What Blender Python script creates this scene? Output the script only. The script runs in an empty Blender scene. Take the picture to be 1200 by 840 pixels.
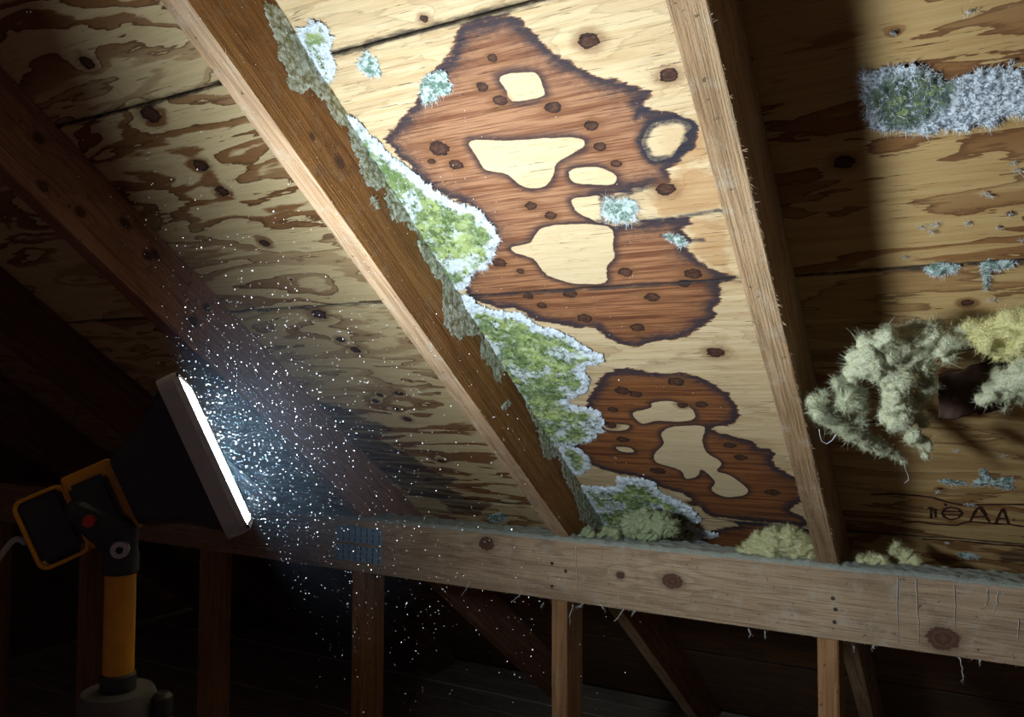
import bpy, bmesh, math, random
import numpy as np
from mathutils import Vector, Matrix, noise
random.seed(7); RNG = np.random.default_rng(7)

# ---------------------------------------------------------------- data (metres; roof frame = (along ridge, down slope, depth))
D = {'stain': [[(-0.7205,0.5172),(-0.6855,0.498),(-0.6578,0.4816),(-0.6278,0.4624),(-0.5868,0.4337),(-0.5549,0.4167),(-0.5255,0.3897),(-0.4992,0.3821),(-0.4635,0.3829),(-0.4441,0.3922),(-0.429,0.4116),(-0.4134,0.4455),(-0.3876,0.4692),(-0.366,0.4897),(-0.3415,0.5011),(-0.3179,0.5147),(-0.3118,0.5284),(-0.3256,0.5381),(-0.3188,0.5497),(-0.2956,0.5543),(-0.2767,0.5709),(-0.2671,0.5858),(-0.2761,0.6108),(-0.2977,0.6305),(-0.3167,0.6416),(-0.3202,0.6601),(-0.3324,0.6747),(-0.3484,0.6661),(-0.3698,0.6719),(-0.4284,0.6788),(-0.4405,0.7235),(-0.4054,0.7317),(-0.3709,0.7296),(-0.3317,0.73),(-0.3139,0.7277),(-0.3121,0.7409),(-0.3276,0.7538),(-0.3172,0.7737),(-0.3294,0.793),(-0.3201,0.8082),(-0.3047,0.8314),(-0.2834,0.8519),(-0.2671,0.859),(-0.2914,0.866),(-0.3032,0.8859),(-0.3007,0.9056),(-0.3184,0.9202),(-0.3208,0.9445),(-0.3514,0.9702),(-0.386,0.9948),(-0.4314,0.9973),(-0.4669,1.0144),(-0.4896,1.0111),(-0.5121,0.996),(-0.526,0.9743),(-0.5388,0.9552),(-0.5683,0.9559),(-0.6056,0.9445),(-0.6334,0.9335),(-0.6605,0.9042),(-0.697,0.8924),(-0.7363,0.8667),(-0.7407,0.8221),(-0.6787,0.7661),(-0.6299,0.7144),(-0.6496,0.6576),(-0.6882,0.6257),(-0.7031,0.5811),(-0.7146,0.5466)],[(-0.7362,1.3375),(-0.616,1.1652),(-0.5965,1.1398),(-0.5803,1.1125),(-0.5501,1.0838),(-0.5103,1.0742),(-0.4703,1.0825),(-0.4399,1.088),(-0.4093,1.091),(-0.3809,1.1013),(-0.3499,1.1341),(-0.3362,1.1649),(-0.329,1.1992),(-0.3446,1.2408),(-0.3748,1.2562),(-0.393,1.2657),(-0.355,1.2872),(-0.3214,1.306),(-0.318,1.3236),(-0.291,1.3338),(-0.2977,1.3772),(-0.2828,1.4075),(-0.2631,1.4281),(-0.2343,1.4283),(-0.2445,1.513),(-0.2627,1.526),(-0.2919,1.5661),(-0.2743,1.5892),(-0.2583,1.628),(-0.3311,1.629),(-0.4082,1.6262),(-0.4723,1.6208),(-0.4917,1.5768),(-0.5129,1.5265),(-0.5563,1.5058),(-0.5766,1.4787),(-0.611,1.4605),(-0.6492,1.4535),(-0.6962,1.4217),(-0.717,1.3464)],[(-0.532,1.7269),(-0.4713,1.6816),(-0.4155,1.6554),(-0.4195,1.636),(-0.2862,1.6406),(-0.2447,1.6603),(-0.2541,1.7431),(-0.4183,1.8233),(-0.5168,1.7996)]],'island': [[(-0.4999,0.4631),(-0.4796,0.4599),(-0.4492,0.4666),(-0.4466,0.4873),(-0.4529,0.5002),(-0.4962,0.4978),(-0.4976,0.4778)],[(-0.5881,0.5493),(-0.5602,0.55),(-0.5228,0.5584),(-0.4354,0.5689),(-0.422,0.5842),(-0.4494,0.5967),(-0.4732,0.6075),(-0.4854,0.6254),(-0.5027,0.6415),(-0.5248,0.6445),(-0.5421,0.6352),(-0.5543,0.614),(-0.5716,0.6047),(-0.5856,0.5976),(-0.5873,0.5769)],[(-0.4604,0.6264),(-0.4461,0.6197),(-0.4225,0.6222),(-0.4039,0.6313),(-0.3951,0.6433),(-0.4041,0.6557),(-0.4385,0.6502),(-0.4595,0.6421)],[(-0.4742,0.6751),(-0.4527,0.6719),(-0.4287,0.6755),(-0.4412,0.7217),(-0.46,0.7123),(-0.4738,0.6968)],[(-0.6088,0.7546),(-0.5755,0.7492),(-0.5567,0.733),(-0.5336,0.7198),(-0.4772,0.722),(-0.4366,0.7326),(-0.4323,0.7488),(-0.4418,0.7744),(-0.4458,0.796),(-0.464,0.8129),(-0.4786,0.8486),(-0.5221,0.8486),(-0.5558,0.8353),(-0.5753,0.8172),(-0.5817,0.7829),(-0.6069,0.7684)],[(-0.3431,0.5916),(-0.3256,0.5706),(-0.3097,0.5658),(-0.2882,0.5687),(-0.2746,0.5804),(-0.2853,0.5929),(-0.2839,0.6012),(-0.2983,0.6095),(-0.31,0.6241),(-0.3371,0.6251),(-0.3432,0.6126)],[(-0.3828,0.7082),(-0.3582,0.702),(-0.3547,0.7171),(-0.3708,0.7246)],[(-0.5388,1.2156),(-0.4988,1.1974),(-0.4891,1.1804),(-0.454,1.1744),(-0.4209,1.193),(-0.4195,1.2293),(-0.4543,1.242),(-0.4968,1.2406),(-0.5313,1.2507)],[(-0.5001,1.2856),(-0.4768,1.2634),(-0.4494,1.2564),(-0.4078,1.2576),(-0.4211,1.3028),(-0.4228,1.3493),(-0.4012,1.386),(-0.417,1.4204),(-0.3936,1.4348),(-0.3676,1.4834),(-0.3782,1.513),(-0.4205,1.5257),(-0.4445,1.4997),(-0.4294,1.4626),(-0.4482,1.4166),(-0.4611,1.4417),(-0.4909,1.4587),(-0.4956,1.4245),(-0.5391,1.3977),(-0.5356,1.364),(-0.5046,1.3232)],[(-0.6136,1.2569),(-0.5622,1.2579),(-0.5753,1.2769),(-0.6131,1.2786)],[(-0.6146,1.3431),(-0.5844,1.3444),(-0.5816,1.3607),(-0.608,1.3593)]],'tan': [[(-0.3207,0.6526),(-0.3004,0.6415),(-0.2486,0.6645),(-0.2475,0.7167),(-0.269,0.7198),(-0.3033,0.7243),(-0.3524,0.7272),(-0.3638,0.6996),(-0.3328,0.6762)],[(-0.3173,0.5526),(-0.286,0.5822),(-0.2567,0.5878),(-0.2591,0.6345),(-0.302,0.6484),(-0.3228,0.6376)],[(-0.3218,0.7298),(-0.2632,0.7379),(-0.2742,0.8565),(-0.3069,0.8294),(-0.329,0.7913),(-0.3172,0.7737)]],'line': [[(-0.4289,0.6803),(-0.4008,0.6781),(-0.3698,0.6719),(-0.3484,0.6661),(-0.3347,0.6743)],[(-0.4284,0.6788),(-0.4405,0.7235)],[(-0.4485,0.719),(-0.4059,0.7333),(-0.3704,0.728),(-0.3528,0.7288),(-0.3317,0.73),(-0.3037,0.7259),(-0.2696,0.7228),(-0.2591,0.729)],[(-0.3427,0.558),(-0.3319,0.5445),(-0.3198,0.5495)],[(-0.3609,0.7596),(-0.3439,0.7686),(-0.325,0.7744),(-0.3026,0.7755)]],'ring': [[(-0.3431,0.5916),(-0.3256,0.5706),(-0.3097,0.5658),(-0.2882,0.5687),(-0.2725,0.5808),(-0.2827,0.5961),(-0.2896,0.6111),(-0.3106,0.6268),(-0.3371,0.6251),(-0.3432,0.6126),(-0.3431,0.5916)]],'knots': [(-0.3661,0.4402,0.0102),(-0.2841,0.5052,0.0092),(-0.4966,0.4337,0.0054),(-0.4443,0.5191,0.009),(-0.5129,0.4944,0.008),(-0.6399,0.5505,0.0124),(-0.6282,0.5824,0.0088),(-0.664,0.5699,0.0051),(-0.4023,0.5557,0.0079),(-0.4018,0.5907,0.0069),(-0.3884,0.622,0.0058),(-0.3328,0.6762,0.0106),(-0.5417,0.6752,0.0077),(-0.5182,0.6991,0.0077),(-0.4376,0.829,0.0094),(-0.3333,0.8432,0.0104),(-0.627,0.869,0.0074),(-0.5481,0.8691,0.01),(-0.6109,0.8943,0.0074),(-0.4107,0.8888,0.0096),(-0.3512,0.8623,0.0079),(-0.5438,0.9323,0.0103),(-0.4565,0.9621,0.0102),(-0.3393,1.033,0.0115),(-0.6164,0.809,0.0057),(-0.5289,0.4698,0.0068),(-0.5625,0.3632,0.0053),(-0.6467,0.7857,0.0099),(-0.5395,1.1424,0.0114),(-0.4274,1.1135,0.0124),(-0.5153,1.1532,0.0097),(-0.3964,1.1844,0.0095),(-0.6013,1.2595,0.0105),(-0.5898,1.3123,0.0107),(-0.5466,1.4328,0.0129),(-0.3713,1.321,0.01),(-0.3577,1.3633,0.0102),(-0.3175,1.4947,0.0124),(-0.4327,1.1877,0.008),(-0.5784,1.2049,0.0085),(-0.501,1.5665,0.0096),(-1.1578,0.2927,0.0119),(-1.1179,0.3957,0.0165),(-1.1016,0.5031,0.013),(-1.1011,0.5598,0.0119),(-1.1018,0.6853,0.0095),(-1.1115,0.8828,0.0156),(-1.1113,0.9639,0.009),(-1.0931,0.9986,0.0109),(-1.1111,0.7827,0.0033),(-1.0737,1.1536,0.0096),(-1.1308,1.1605,0.0078),(-1.1094,1.255,0.01),(-1.1111,1.4382,0.0086),(-1.1169,1.2138,0.0079),(-1.1579,1.184,0.0079),(-0.104,0.6682,0.0105),(0.0301,0.9369,0.0071),(-0.0399,0.5068,0.0018),(0.075,0.7778,0.0031),(-0.0102,1.444,0.0047)],'wet': [[(-1.3425,1.1866),(-1.2721,1.2207),(-1.2425,1.2558),(-1.1795,1.3008),(-1.2555,1.3384),(-1.2165,1.4065),(-1.185,1.4443),(-1.172,1.4927),(-1.1118,1.5288),(-1.1804,1.5579),(-1.1331,1.6234),(-1.0641,1.6457),(-1.1361,1.7124),(-1.222,1.716),(-1.2272,1.6451),(-1.316,1.6239),(-1.3416,1.5444),(-1.3604,1.4588),(-1.3935,1.378),(-1.4254,1.3001)],[(0.0853,1.6886),(0.1089,1.665),(0.15,1.649),(0.1528,1.6993),(0.0963,1.7163)]],'mold': {'A': [(-0.7613,0.4578),(-0.7578,0.4645),(-0.7406,0.4768),(-0.7335,0.5101),(-0.7291,0.5234),(-0.7201,0.5504),(-0.7008,0.5798),(-0.6886,0.6119),(-0.669,0.6373),(-0.6575,0.6547),(-0.6357,0.6579),(-0.622,0.681),(-0.6173,0.7142),(-0.6202,0.7343),(-0.6442,0.7661),(-0.6757,0.7948),(-0.7093,0.808),(-0.7308,0.8339),(-0.7496,0.8432),(-0.7488,0.8703),(-0.7861,0.8401),(-0.783,0.6753),(-0.7849,0.5674)],'B': [(-0.7361,0.8555),(-0.7319,0.8761),(-0.7032,0.8943),(-0.6739,0.9032),(-0.6502,0.9163),(-0.6395,0.9401),(-0.6115,0.9511),(-0.5872,0.9712),(-0.5587,1.0132),(-0.5405,1.0335),(-0.5511,1.0506),(-0.5756,1.0627),(-0.5938,1.0805),(-0.588,1.0991),(-0.6091,1.1398),(-0.6379,1.1597),(-0.6589,1.1714),(-0.6446,1.1887),(-0.6095,1.1997),(-0.6097,1.2506),(-0.6358,1.2956),(-0.675,1.3303),(-0.7153,1.3362),(-0.7495,1.3451),(-0.779,1.3401),(-0.776,1.0914),(-0.7728,0.9225),(-0.7568,0.8538)],'C': [(-0.7468,1.3381),(-0.7007,1.3522),(-0.6921,1.4036),(-0.7112,1.4412),(-0.7456,1.4668),(-0.7595,1.4458),(-0.7632,1.4095)],'D': [(-0.761,1.5223),(-0.7264,1.5105),(-0.6713,1.5042),(-0.6527,1.4648),(-0.6285,1.4587),(-0.5684,1.4706),(-0.5604,1.5212),(-0.5379,1.541),(-0.5078,1.5791),(-0.4953,1.6366),(-0.5176,1.6732),(-0.4675,1.7019),(-0.4838,1.722),(-0.521,1.7335),(-0.5076,1.7572),(-0.556,1.785),(-0.6077,1.8191),(-0.7418,1.8479),(-0.7606,1.7565),(-0.774,1.691)],'E': [(-0.7518,0.3344),(-0.7344,0.3273),(-0.7099,0.3284),(-0.7024,0.3425),(-0.7063,0.3629),(-0.7205,0.3724),(-0.7254,0.3924),(-0.7478,0.4134),(-0.7587,0.411),(-0.7614,0.3844),(-0.7623,0.3563)],'F': [(-0.689,0.394),(-0.6657,0.3851),(-0.6607,0.4043),(-0.6606,0.4228),(-0.6739,0.4253),(-0.6917,0.4093)],'G': [(-0.6218,0.4568),(-0.6004,0.4386),(-0.577,0.4333),(-0.5662,0.4435),(-0.5724,0.4605),(-0.5982,0.4727),(-0.6206,0.475)],'H': [(-0.0787,0.5458),(-0.0622,0.5451),(-0.0426,0.5441),(-0.018,0.5496),(0.0005,0.5632),(0.0157,0.5729),(0.0371,0.5661),(0.0579,0.5687),(0.0787,0.5764),(0.1018,0.5917),(0.1004,0.6284),(0.072,0.6349),(0.0537,0.6415),(0.0282,0.6436),(0.0027,0.6411),(-0.0269,0.6403),(-0.054,0.6279),(-0.0751,0.6165)],'I': [(-0.0213,0.861),(-0.0079,0.8527),(0.0227,0.8592),(0.0198,0.8685),(0.0038,0.88),(-0.0195,0.8711)],'J': [(0.0423,0.866),(0.0488,0.8541),(0.0771,0.8572),(0.0822,0.8671),(0.0693,0.8752),(0.055,0.877),(0.0538,0.9097),(0.0479,0.9091),(0.0473,0.8762)],'K': [(-0.4292,0.6851),(-0.4209,0.6799),(-0.377,0.6881),(-0.3868,0.7175),(-0.3994,0.7291),(-0.4224,0.726),(-0.4321,0.7145),(-0.432,0.6978)],'L': [(-0.3555,0.7535),(-0.341,0.7571),(-0.3279,0.7655),(-0.3262,0.7794),(-0.3394,0.7813),(-0.356,0.7654)],'M': [(-0.0137,1.4052),(0.0159,1.4079),(0.0386,1.4202),(-0.0004,1.4276)],'N': [(0.0475,1.393),(0.0535,1.3668),(0.0637,1.3687),(0.0695,1.3964),(0.097,1.3851),(0.1033,1.4187),(0.0937,1.4345),(0.0753,1.4219),(0.0426,1.4257)],'O': [(0.0155,1.6965),(0.0396,1.6874),(0.0592,1.7058),(0.0277,1.7207)],'P': [(-1.1085,1.7176),(-1.0501,1.6896),(-1.0535,1.7327),(-1.1099,1.7615)]},'side': [[(0.3022,0.8498),(0.2778,0.8279),(0.2988,0.815),(0.3274,0.7998),(0.341,0.7896),(0.3582,0.7923),(0.3714,0.7751),(0.3919,0.7874),(0.4011,0.8103),(0.428,0.8229),(0.4492,0.8184),(0.4683,0.8203),(0.4817,0.8302),(0.5022,0.819),(0.5179,0.8111),(0.5519,0.7956),(0.5755,0.8077),(0.593,0.8261),(0.6056,0.8166),(0.6354,0.8025),(0.6715,0.8295),(0.6981,0.8336),(0.7135,0.8173),(0.7624,0.814),(0.7908,0.8192),(0.8154,0.8041),(0.8404,0.7711),(0.8894,0.7737),(0.9322,0.8177),(0.9769,0.8618),(0.8557,0.8702),(0.6436,0.8701),(0.4742,0.8649),(0.3699,0.8674)],[(0.9628,0.833),(0.9666,0.8073),(0.9859,0.8023),(1.018,0.8071),(1.0455,0.7975),(1.0668,0.8136),(1.0612,0.8324),(1.0979,0.8415),(1.1656,0.8424),(1.2105,0.8268),(1.2471,0.8304),(1.2929,0.7958),(1.3426,0.8057),(1.3738,0.8365),(1.4213,0.8101),(1.4927,0.8076),(1.5734,0.7807),(1.699,0.8247),(1.7693,0.8667),(1.5468,0.8859),(1.2589,0.883),(1.025,0.8807)],[(0.571,0.7869),(0.5813,0.7968),(0.5968,0.7969),(0.598,0.7885),(0.5859,0.7807)],[(1.0969,0.7678),(1.0987,0.7937),(1.1233,0.8074),(1.1237,0.7952),(1.1128,0.775)]],'r2mark': [(0.4421,0.7625),(0.4999,0.7791)],'flapA': [(-0.0662,1.1724,0.0792,0.0161),(-0.0854,1.1749,0.0649,0.0197),(-0.1054,1.1917,0.0425,0.0201),(-0.1118,1.2007,0.031,0.0168),(-0.0896,1.1965,0.0365,0.0213),(-0.068,1.1982,0.0539,0.0258),(-0.0586,1.2124,0.0248,0.0236),(-0.0607,1.244,-0.0048,0.0242),(-0.0605,1.2777,-0.0297,0.0248),(-0.0676,1.2693,-0.0172,0.0198),(-0.0468,1.2002,0.0711,0.021),(-0.032,1.215,0.0539,0.0187),(-0.0222,1.23,0.0367,0.0165),(-0.0197,1.2499,0.0157,0.0143),(-0.0292,1.2741,-0.0084,0.0147),(-0.0327,1.3084,-0.0362,0.0151),(-0.0432,1.3433,-0.0657,0.0155),(-0.0299,1.3577,-0.0763,0.013),(-0.0309,1.3868,-0.0977,0.0093),(-0.0467,1.2007,0.0769,0.0175),(-0.021,1.21,0.0825,0.0186),(-0.0364,1.2098,0.0889,0.0117),(0.0043,1.2225,0.0732,0.0209),(0.004,1.2195,0.0568,0.015),(-0.0057,1.2265,0.089,0.014),(0.0245,1.2267,0.0763,0.0161),(-0.0113,1.2289,0.0623,0.0141)],'flapB': [(-0.1715,1.2365,-0.0116,0.0113),(-0.1645,1.2538,-0.0244,0.014),(-0.1525,1.2712,-0.0348,0.0154),(-0.1394,1.2924,-0.0467,0.0142),(-0.1258,1.3103,-0.0574,0.0143),(-0.1132,1.3302,-0.0684,0.0132),(-0.1002,1.3467,-0.0781,0.0106),(-0.0857,1.3631,-0.0864,0.0093),(-0.0711,1.3797,-0.0963,0.0067),(-0.0602,1.4007,-0.108,0.0041),(-0.1299,1.2113,0.0132,0.0109),(-0.1227,1.2277,0.0011,0.0135),(-0.1131,1.2444,-0.0088,0.0148),(-0.1262,1.2496,-0.0114,0.015),(-0.1046,1.2393,-0.0013,0.0098),(-0.1076,1.2717,-0.0215,0.0101),(-0.1561,1.2363,-0.0053,0.0088),(-0.1168,1.3057,-0.0441,0.0117)],'flapC': [(0.0346,1.2248,0.084,0.0172),(0.0538,1.2201,0.075,0.0226),(0.0681,1.2235,0.0601,0.0203),(0.0772,1.2072,0.0846,0.0221),(0.0914,1.2138,0.0735,0.0265),(0.0907,1.1979,0.0977,0.0131),(0.1134,1.2011,0.0828,0.0281),(0.0591,1.2224,0.092,0.0113),(0.0446,1.2376,0.0683,0.0115),(0.1377,1.2224,0.0671,0.0327)],'flapD': [(0.096,1.2881,0.031,0.0234),(0.0813,1.2953,0.0195,0.019),(0.0692,1.312,0.0259,0.0121),(0.0563,1.311,0.0017,0.0133),(0.0479,1.3159,-0.0081,0.0098),(0.0771,1.3158,-0.0019,0.0133),(0.0756,1.3323,-0.0202,0.0073),(0.0979,1.3196,0.0078,0.0168),(0.094,1.3409,-0.0079,0.0098),(0.121,1.2961,0.0252,0.028),(0.1429,1.2739,0.0416,0.034)],'paper': [(-0.0076,1.3686,0.0276,0.0013),(0.0794,1.3371,0.0508,0.0012),(0.0823,1.4132,-0.024,0.0013),(-0.0092,1.4375,-0.042,0.0014)],'clumpA': [(-0.3585,1.689,-0.3263,0.0212),(-0.336,1.689,-0.3154,0.0281),(-0.3105,1.689,-0.3095,0.0349),(-0.282,1.689,-0.3033,0.0312),(-0.2607,1.689,-0.3116,0.0292),(-0.2446,1.689,-0.3236,0.0171),(-0.3759,1.689,-0.3333,0.0125),(-0.2481,1.689,-0.3409,0.0103),(-0.2433,1.689,-0.3506,0.0068)],'clumpB': [(-0.6208,1.704,-0.2955,0.0288),(-0.5887,1.704,-0.2891,0.0343),(-0.5533,1.704,-0.29,0.0302),(-0.5848,1.704,-0.3077,0.0266),(-0.53,1.704,-0.2955,0.0187),(-0.6148,1.704,-0.3102,0.0192)],'clumpC': [(-0.7161,1.674,-0.3183,0.0136),(-0.6684,1.674,-0.3103,0.0153),(-0.6501,1.674,-0.3163,0.0134),(-0.6849,1.674,-0.3213,0.0096),(-0.7309,1.674,-0.3254,0.0078)],'clumpD': [(-0.1507,1.694,-0.325,0.0117),(-0.1324,1.694,-0.3214,0.0133),(-0.1144,1.694,-0.3245,0.0115),(-0.1025,1.694,-0.3281,0.0082)],'clumpE': [(-0.0894,1.734,-0.3077,0.0151),(-0.0745,1.734,-0.3178,0.015),(-0.0568,1.734,-0.3242,0.0116),(-0.0777,1.734,-0.328,0.015)],'nailplate': [(-1.4385,-0.354),(-1.2809,-0.3564),(-1.2798,-0.4458),(-1.434,-0.4464)],'nails': [(-0.7942,-0.3902),(-0.7599,-0.4038),(-0.7942,-0.4422),(-0.1956,-0.3936),(-0.1913,-0.414),(-0.1932,-0.4385)],'pknots': [(-0.9687,-0.3621),(-0.512,-0.3979),(-0.0107,-0.4418),(-0.6287,-0.3985)],'webs': [[(-0.7346,-0.3458),(-0.7325,-0.3931),(-0.7304,-0.4592)],[(-0.0827,-0.3433),(-0.0849,-0.3936),(-0.0845,-0.4591)],[(-0.053,-0.3399),(-0.0512,-0.397),(-0.0494,-0.4584)],[(0.0085,-0.3435),(0.0092,-0.3813),(0.0072,-0.4195)],[(0.0587,-0.342),(0.0609,-0.3597),(0.0541,-0.3784)],[(0.0753,-0.346),(0.0736,-0.3699),(0.0669,-0.3842)],[(0.1048,-0.3908),(0.1028,-0.4277)]],'hang': [[(-1.0185,-0.4629),(-1.0257,-0.476),(-1.0378,-0.4938)],[(-0.8758,-0.4697),(-0.8871,-0.4789),(-0.8961,-0.49)],[(-0.8158,-0.4816),(-0.8224,-0.4941)],[(-0.7409,-0.4757),(-0.7493,-0.4996),(-0.7493,-0.5243)],[(-0.7159,-0.4706),(-0.7325,-0.4822)],[(-0.6769,-0.4674),(-0.6649,-0.4788)],[(-0.6211,-0.4712),(-0.6329,-0.4875),(-0.6409,-0.4996)],[(-0.5957,-0.4714),(-0.6035,-0.4834)],[(-0.3555,-0.4749),(-0.3505,-0.4844),(-0.354,-0.4933)],[(-0.3238,-0.4737),(-0.3223,-0.4886)],[(0.0129,-0.4714),(0.0178,-0.4901),(0.0201,-0.5092),(0.0161,-0.5129)],[(0.0484,-0.4702),(0.0456,-0.4795)],[(-0.1606,-0.4787),(-0.1592,-0.488)],[(-0.125,-0.47),(-0.1281,-0.4784)]],'letters': [[(-0.1304,1.4782),(-0.0847,1.4711),(-0.0465,1.4727),(-0.0235,1.4761),(-0.0009,1.4892),(0.0273,1.4982),(0.0659,1.4895),(0.1213,1.4816)],[(-0.0807,1.5832),(-0.0496,1.5744),(-0.0196,1.5799),(0.016,1.5772),(0.0333,1.5605),(0.0504,1.559),(0.073,1.5606),(0.1007,1.5592),(0.1252,1.5637)],[(-0.0456,1.6465),(0.0159,1.6418),(0.075,1.6446),(0.1289,1.6422)],[(-0.0266,1.5125),(-0.0281,1.5568)],[(-0.0208,1.5163),(-0.0197,1.552)],[(-0.0331,1.5168),(-0.0142,1.5194)],[(-0.0085,1.5333),(-0.004,1.5158),(0.0061,1.5078),(0.0189,1.5125),(0.0246,1.5281),(0.0189,1.5479),(0.0058,1.5568),(-0.0043,1.5496),(-0.0085,1.5333)],[(-0.007,1.5263),(0.0218,1.5233)],[(-0.0077,1.5385),(0.0223,1.5352)],[(-0.001,1.5055),(-0.0038,1.4961)],[(0.0376,1.5611),(0.0444,1.5251),(0.051,1.4993),(0.0597,1.5227),(0.0701,1.5557)],[(0.0434,1.5399),(0.0635,1.5353)],[(0.0551,1.4987),(0.0645,1.5285)],[(0.08,1.5607),(0.0845,1.5254),(0.09,1.5),(0.0956,1.5302),(0.1007,1.5572)],[(0.083,1.5401),(0.0972,1.5378)],[(0.1068,1.5402),(0.1096,1.5411)]],'r1knots': [(0.3679,0.8036),(0.4229,0.7451),(0.4951,0.7608),(0.569,0.8097),(0.6398,0.7952),(0.6474,0.8099),(0.7968,0.7665),(0.8034,0.8099)],'lamp': {'L': [-0.6548,0.5659,-0.0622],'N': [0.6135,0.6727,0.4137],'U': [0.3513,0.2367,-0.9058],'pole': [-0.704,0.4968,-0.2241],'poletop': [-0.7032,0.495,-0.1762],'polebot': [-0.7049,0.4988,-0.2735],'bolt': [-0.7005,0.4951,-0.1498],'button': [-0.7247,0.4805,-0.1219],'k': 0.7636373872740513},'P': [925.28785,0.50106,0.04285,0.00308,0.63592,1.644,-0.33551,0.71946,0.84749,-0.18697,-0.75731,-1.34072,-1.83169,0.37699,0.86082,1.63611,0.08729,0.13376],'test': 0,'hcore': [(-0.0252,0.5916,0.022),(-0.0421,0.5847,0.02),(-0.0123,0.5831,0.02),(-0.0343,0.6045,0.018),(0.0328,0.6036,0.006)],'curl': [[(-0.1716,1.3047,-0.0558),(-0.1722,1.318,-0.0656),(-0.1715,1.3316,-0.0756),(-0.1647,1.3371,-0.0797),(-0.1561,1.3289,-0.0737),(-0.1482,1.3151,-0.0635)],[(-0.0635,1.3948,-0.1037),(-0.0579,1.4026,-0.1094),(-0.0575,1.419,-0.1215),(-0.0544,1.4313,-0.1306),(-0.0538,1.4441,-0.14),(-0.0605,1.4533,-0.1468)]],'flecks': [(0.0302,0.4988,0.0069),(0.0745,0.6991,0.0049),(0.0791,0.7099,0.0059),(0.0475,0.7397,0.0051),(0.052,0.7444,0.0031),(0.0741,0.7777,0.0042),(-0.0222,0.786,0.0066),(-0.0077,0.7836,0.0076),(-0.0108,0.795,0.0055),(0.03,0.7858,0.0043),(0.0592,0.9305,0.007),(0.0676,0.5638,0.0027),(-0.0407,0.5066,0.0027),(0.0148,1.3097,0.0073),(0.0836,1.3207,0.0057),(-0.0131,1.4505,0.0063),(0.0379,1.4908,0.0095),(0.0623,0.7973,0.0021),(0.0885,0.8224,0.0043),(-0.001,1.6512,0.0052),(-0.044,0.8374,0.0023)]}
P = D['P']
F_PX, YAW, PITCH, ROLL, TH, YP, ZT, HB, HT = P[:9]
X3, X2, X1 = P[9:12]
SA, SB, SC = P[13:16]
EYE = 1.2                                   # eye height above the attic floor
T = 0.038                                   # timber thickness
PD, PH = 0.089, 0.136                       # plate depth, height
SN, CS = math.sin(TH), math.cos(TH)
O3 = Vector((0, 0, EYE))
ROOF = Matrix.Translation(O3) @ Matrix.Rotation(-TH, 4, 'X')

# ---------------------------------------------------------------- camera, world, exposure
scn = bpy.context.scene
col = scn.collection
cy, sy = math.cos(YAW), math.sin(YAW)
r_, f_, u_ = Vector((cy, sy, 0)), Vector((-sy, cy, 0)), Vector((0, 0, 1))
f2 = math.cos(PITCH) * f_ + math.sin(PITCH) * u_
u2 = -math.sin(PITCH) * f_ + math.cos(PITCH) * u_
r3 = math.cos(ROLL) * r_ + math.sin(ROLL) * u2
u3 = -math.sin(ROLL) * r_ + math.cos(ROLL) * u2
cd = bpy.data.cameras.new('camera'); cam = bpy.data.objects.new('camera', cd); col.objects.link(cam)
cam.matrix_world = Matrix(((r3.x, u3.x, -f2.x, 0), (r3.y, u3.y, -f2.y, 0), (r3.z, u3.z, -f2.z, EYE), (0, 0, 0, 1)))
cd.sensor_width = 36; cd.lens = 36 * F_PX / 1200; cd.clip_start = 0.02
scn.camera = cam
W = bpy.data.worlds.new('world'); scn.world = W; W.use_nodes = True
W.node_tree.nodes['Background'].inputs[0].default_value = (0.80, 0.50, 0.58, 1)
W.node_tree.nodes['Background'].inputs[1].default_value = 0.046  # faint reddish ambient raised to lift the unlit rafters; no lamp gives it
scn.view_settings.view_transform = 'Standard'; scn.view_settings.look = 'None'
scn.view_settings.gamma = 1; scn.view_settings.exposure = 0.0
scn.cycles.max_bounces = 6; scn.cycles.diffuse_bounces = 4; scn.cycles.use_denoising = True
scn.cycles.volume_bounces = 0
LENS_POWER = 188.0
HAZE = 0.062

# ---------------------------------------------------------------- helpers
def tag(o, label=None, cat=None, group=None, kind=None):
    if label: o['label'] = label
    if cat: o['category'] = cat
    if group: o['group'] = group
    if kind: o['kind'] = kind
    return o

def empty(name, loc, **k):
    o = bpy.data.objects.new(name, None); col.objects.link(o); o.location = loc; o.empty_display_size = 0.05
    return tag(o, **k)

def mesh(name, V, F, mat=None, parent=None, M=None, smooth=False, attrs=None, **k):
    me = bpy.data.meshes.new(name)
    if isinstance(V, np.ndarray):
        F = np.asarray(F); nf, q = F.shape
        me.vertices.add(len(V)); me.vertices.foreach_set('co', V.astype(np.float32).ravel())
        me.loops.add(nf * q); me.loops.foreach_set('vertex_index', F.astype(np.int32).ravel())
        me.polygons.add(nf); me.polygons.foreach_set('loop_start', np.arange(0, nf * q, q, dtype=np.int32))
        me.update(calc_edges=True)
    else:
        me.from_pydata([tuple(v) for v in V], [], F)
    if attrs:
        for n, a in attrs.items():
            at = me.attributes.new(n, 'FLOAT', 'POINT'); at.data.foreach_set('value', np.asarray(a, np.float32))
    if smooth: me.polygons.foreach_set('use_smooth', np.ones(len(me.polygons), bool))
    if mat: me.materials.append(mat)
    me.validate()
    o = bpy.data.objects.new(name, me); col.objects.link(o)
    if M is not None and parent is None: o.matrix_world = M
    if parent is not None:
        o.parent = parent
        if M is not None: o.matrix_parent_inverse = Matrix.Identity(4); o.matrix_local = M
    return tag(o, **k)

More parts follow.
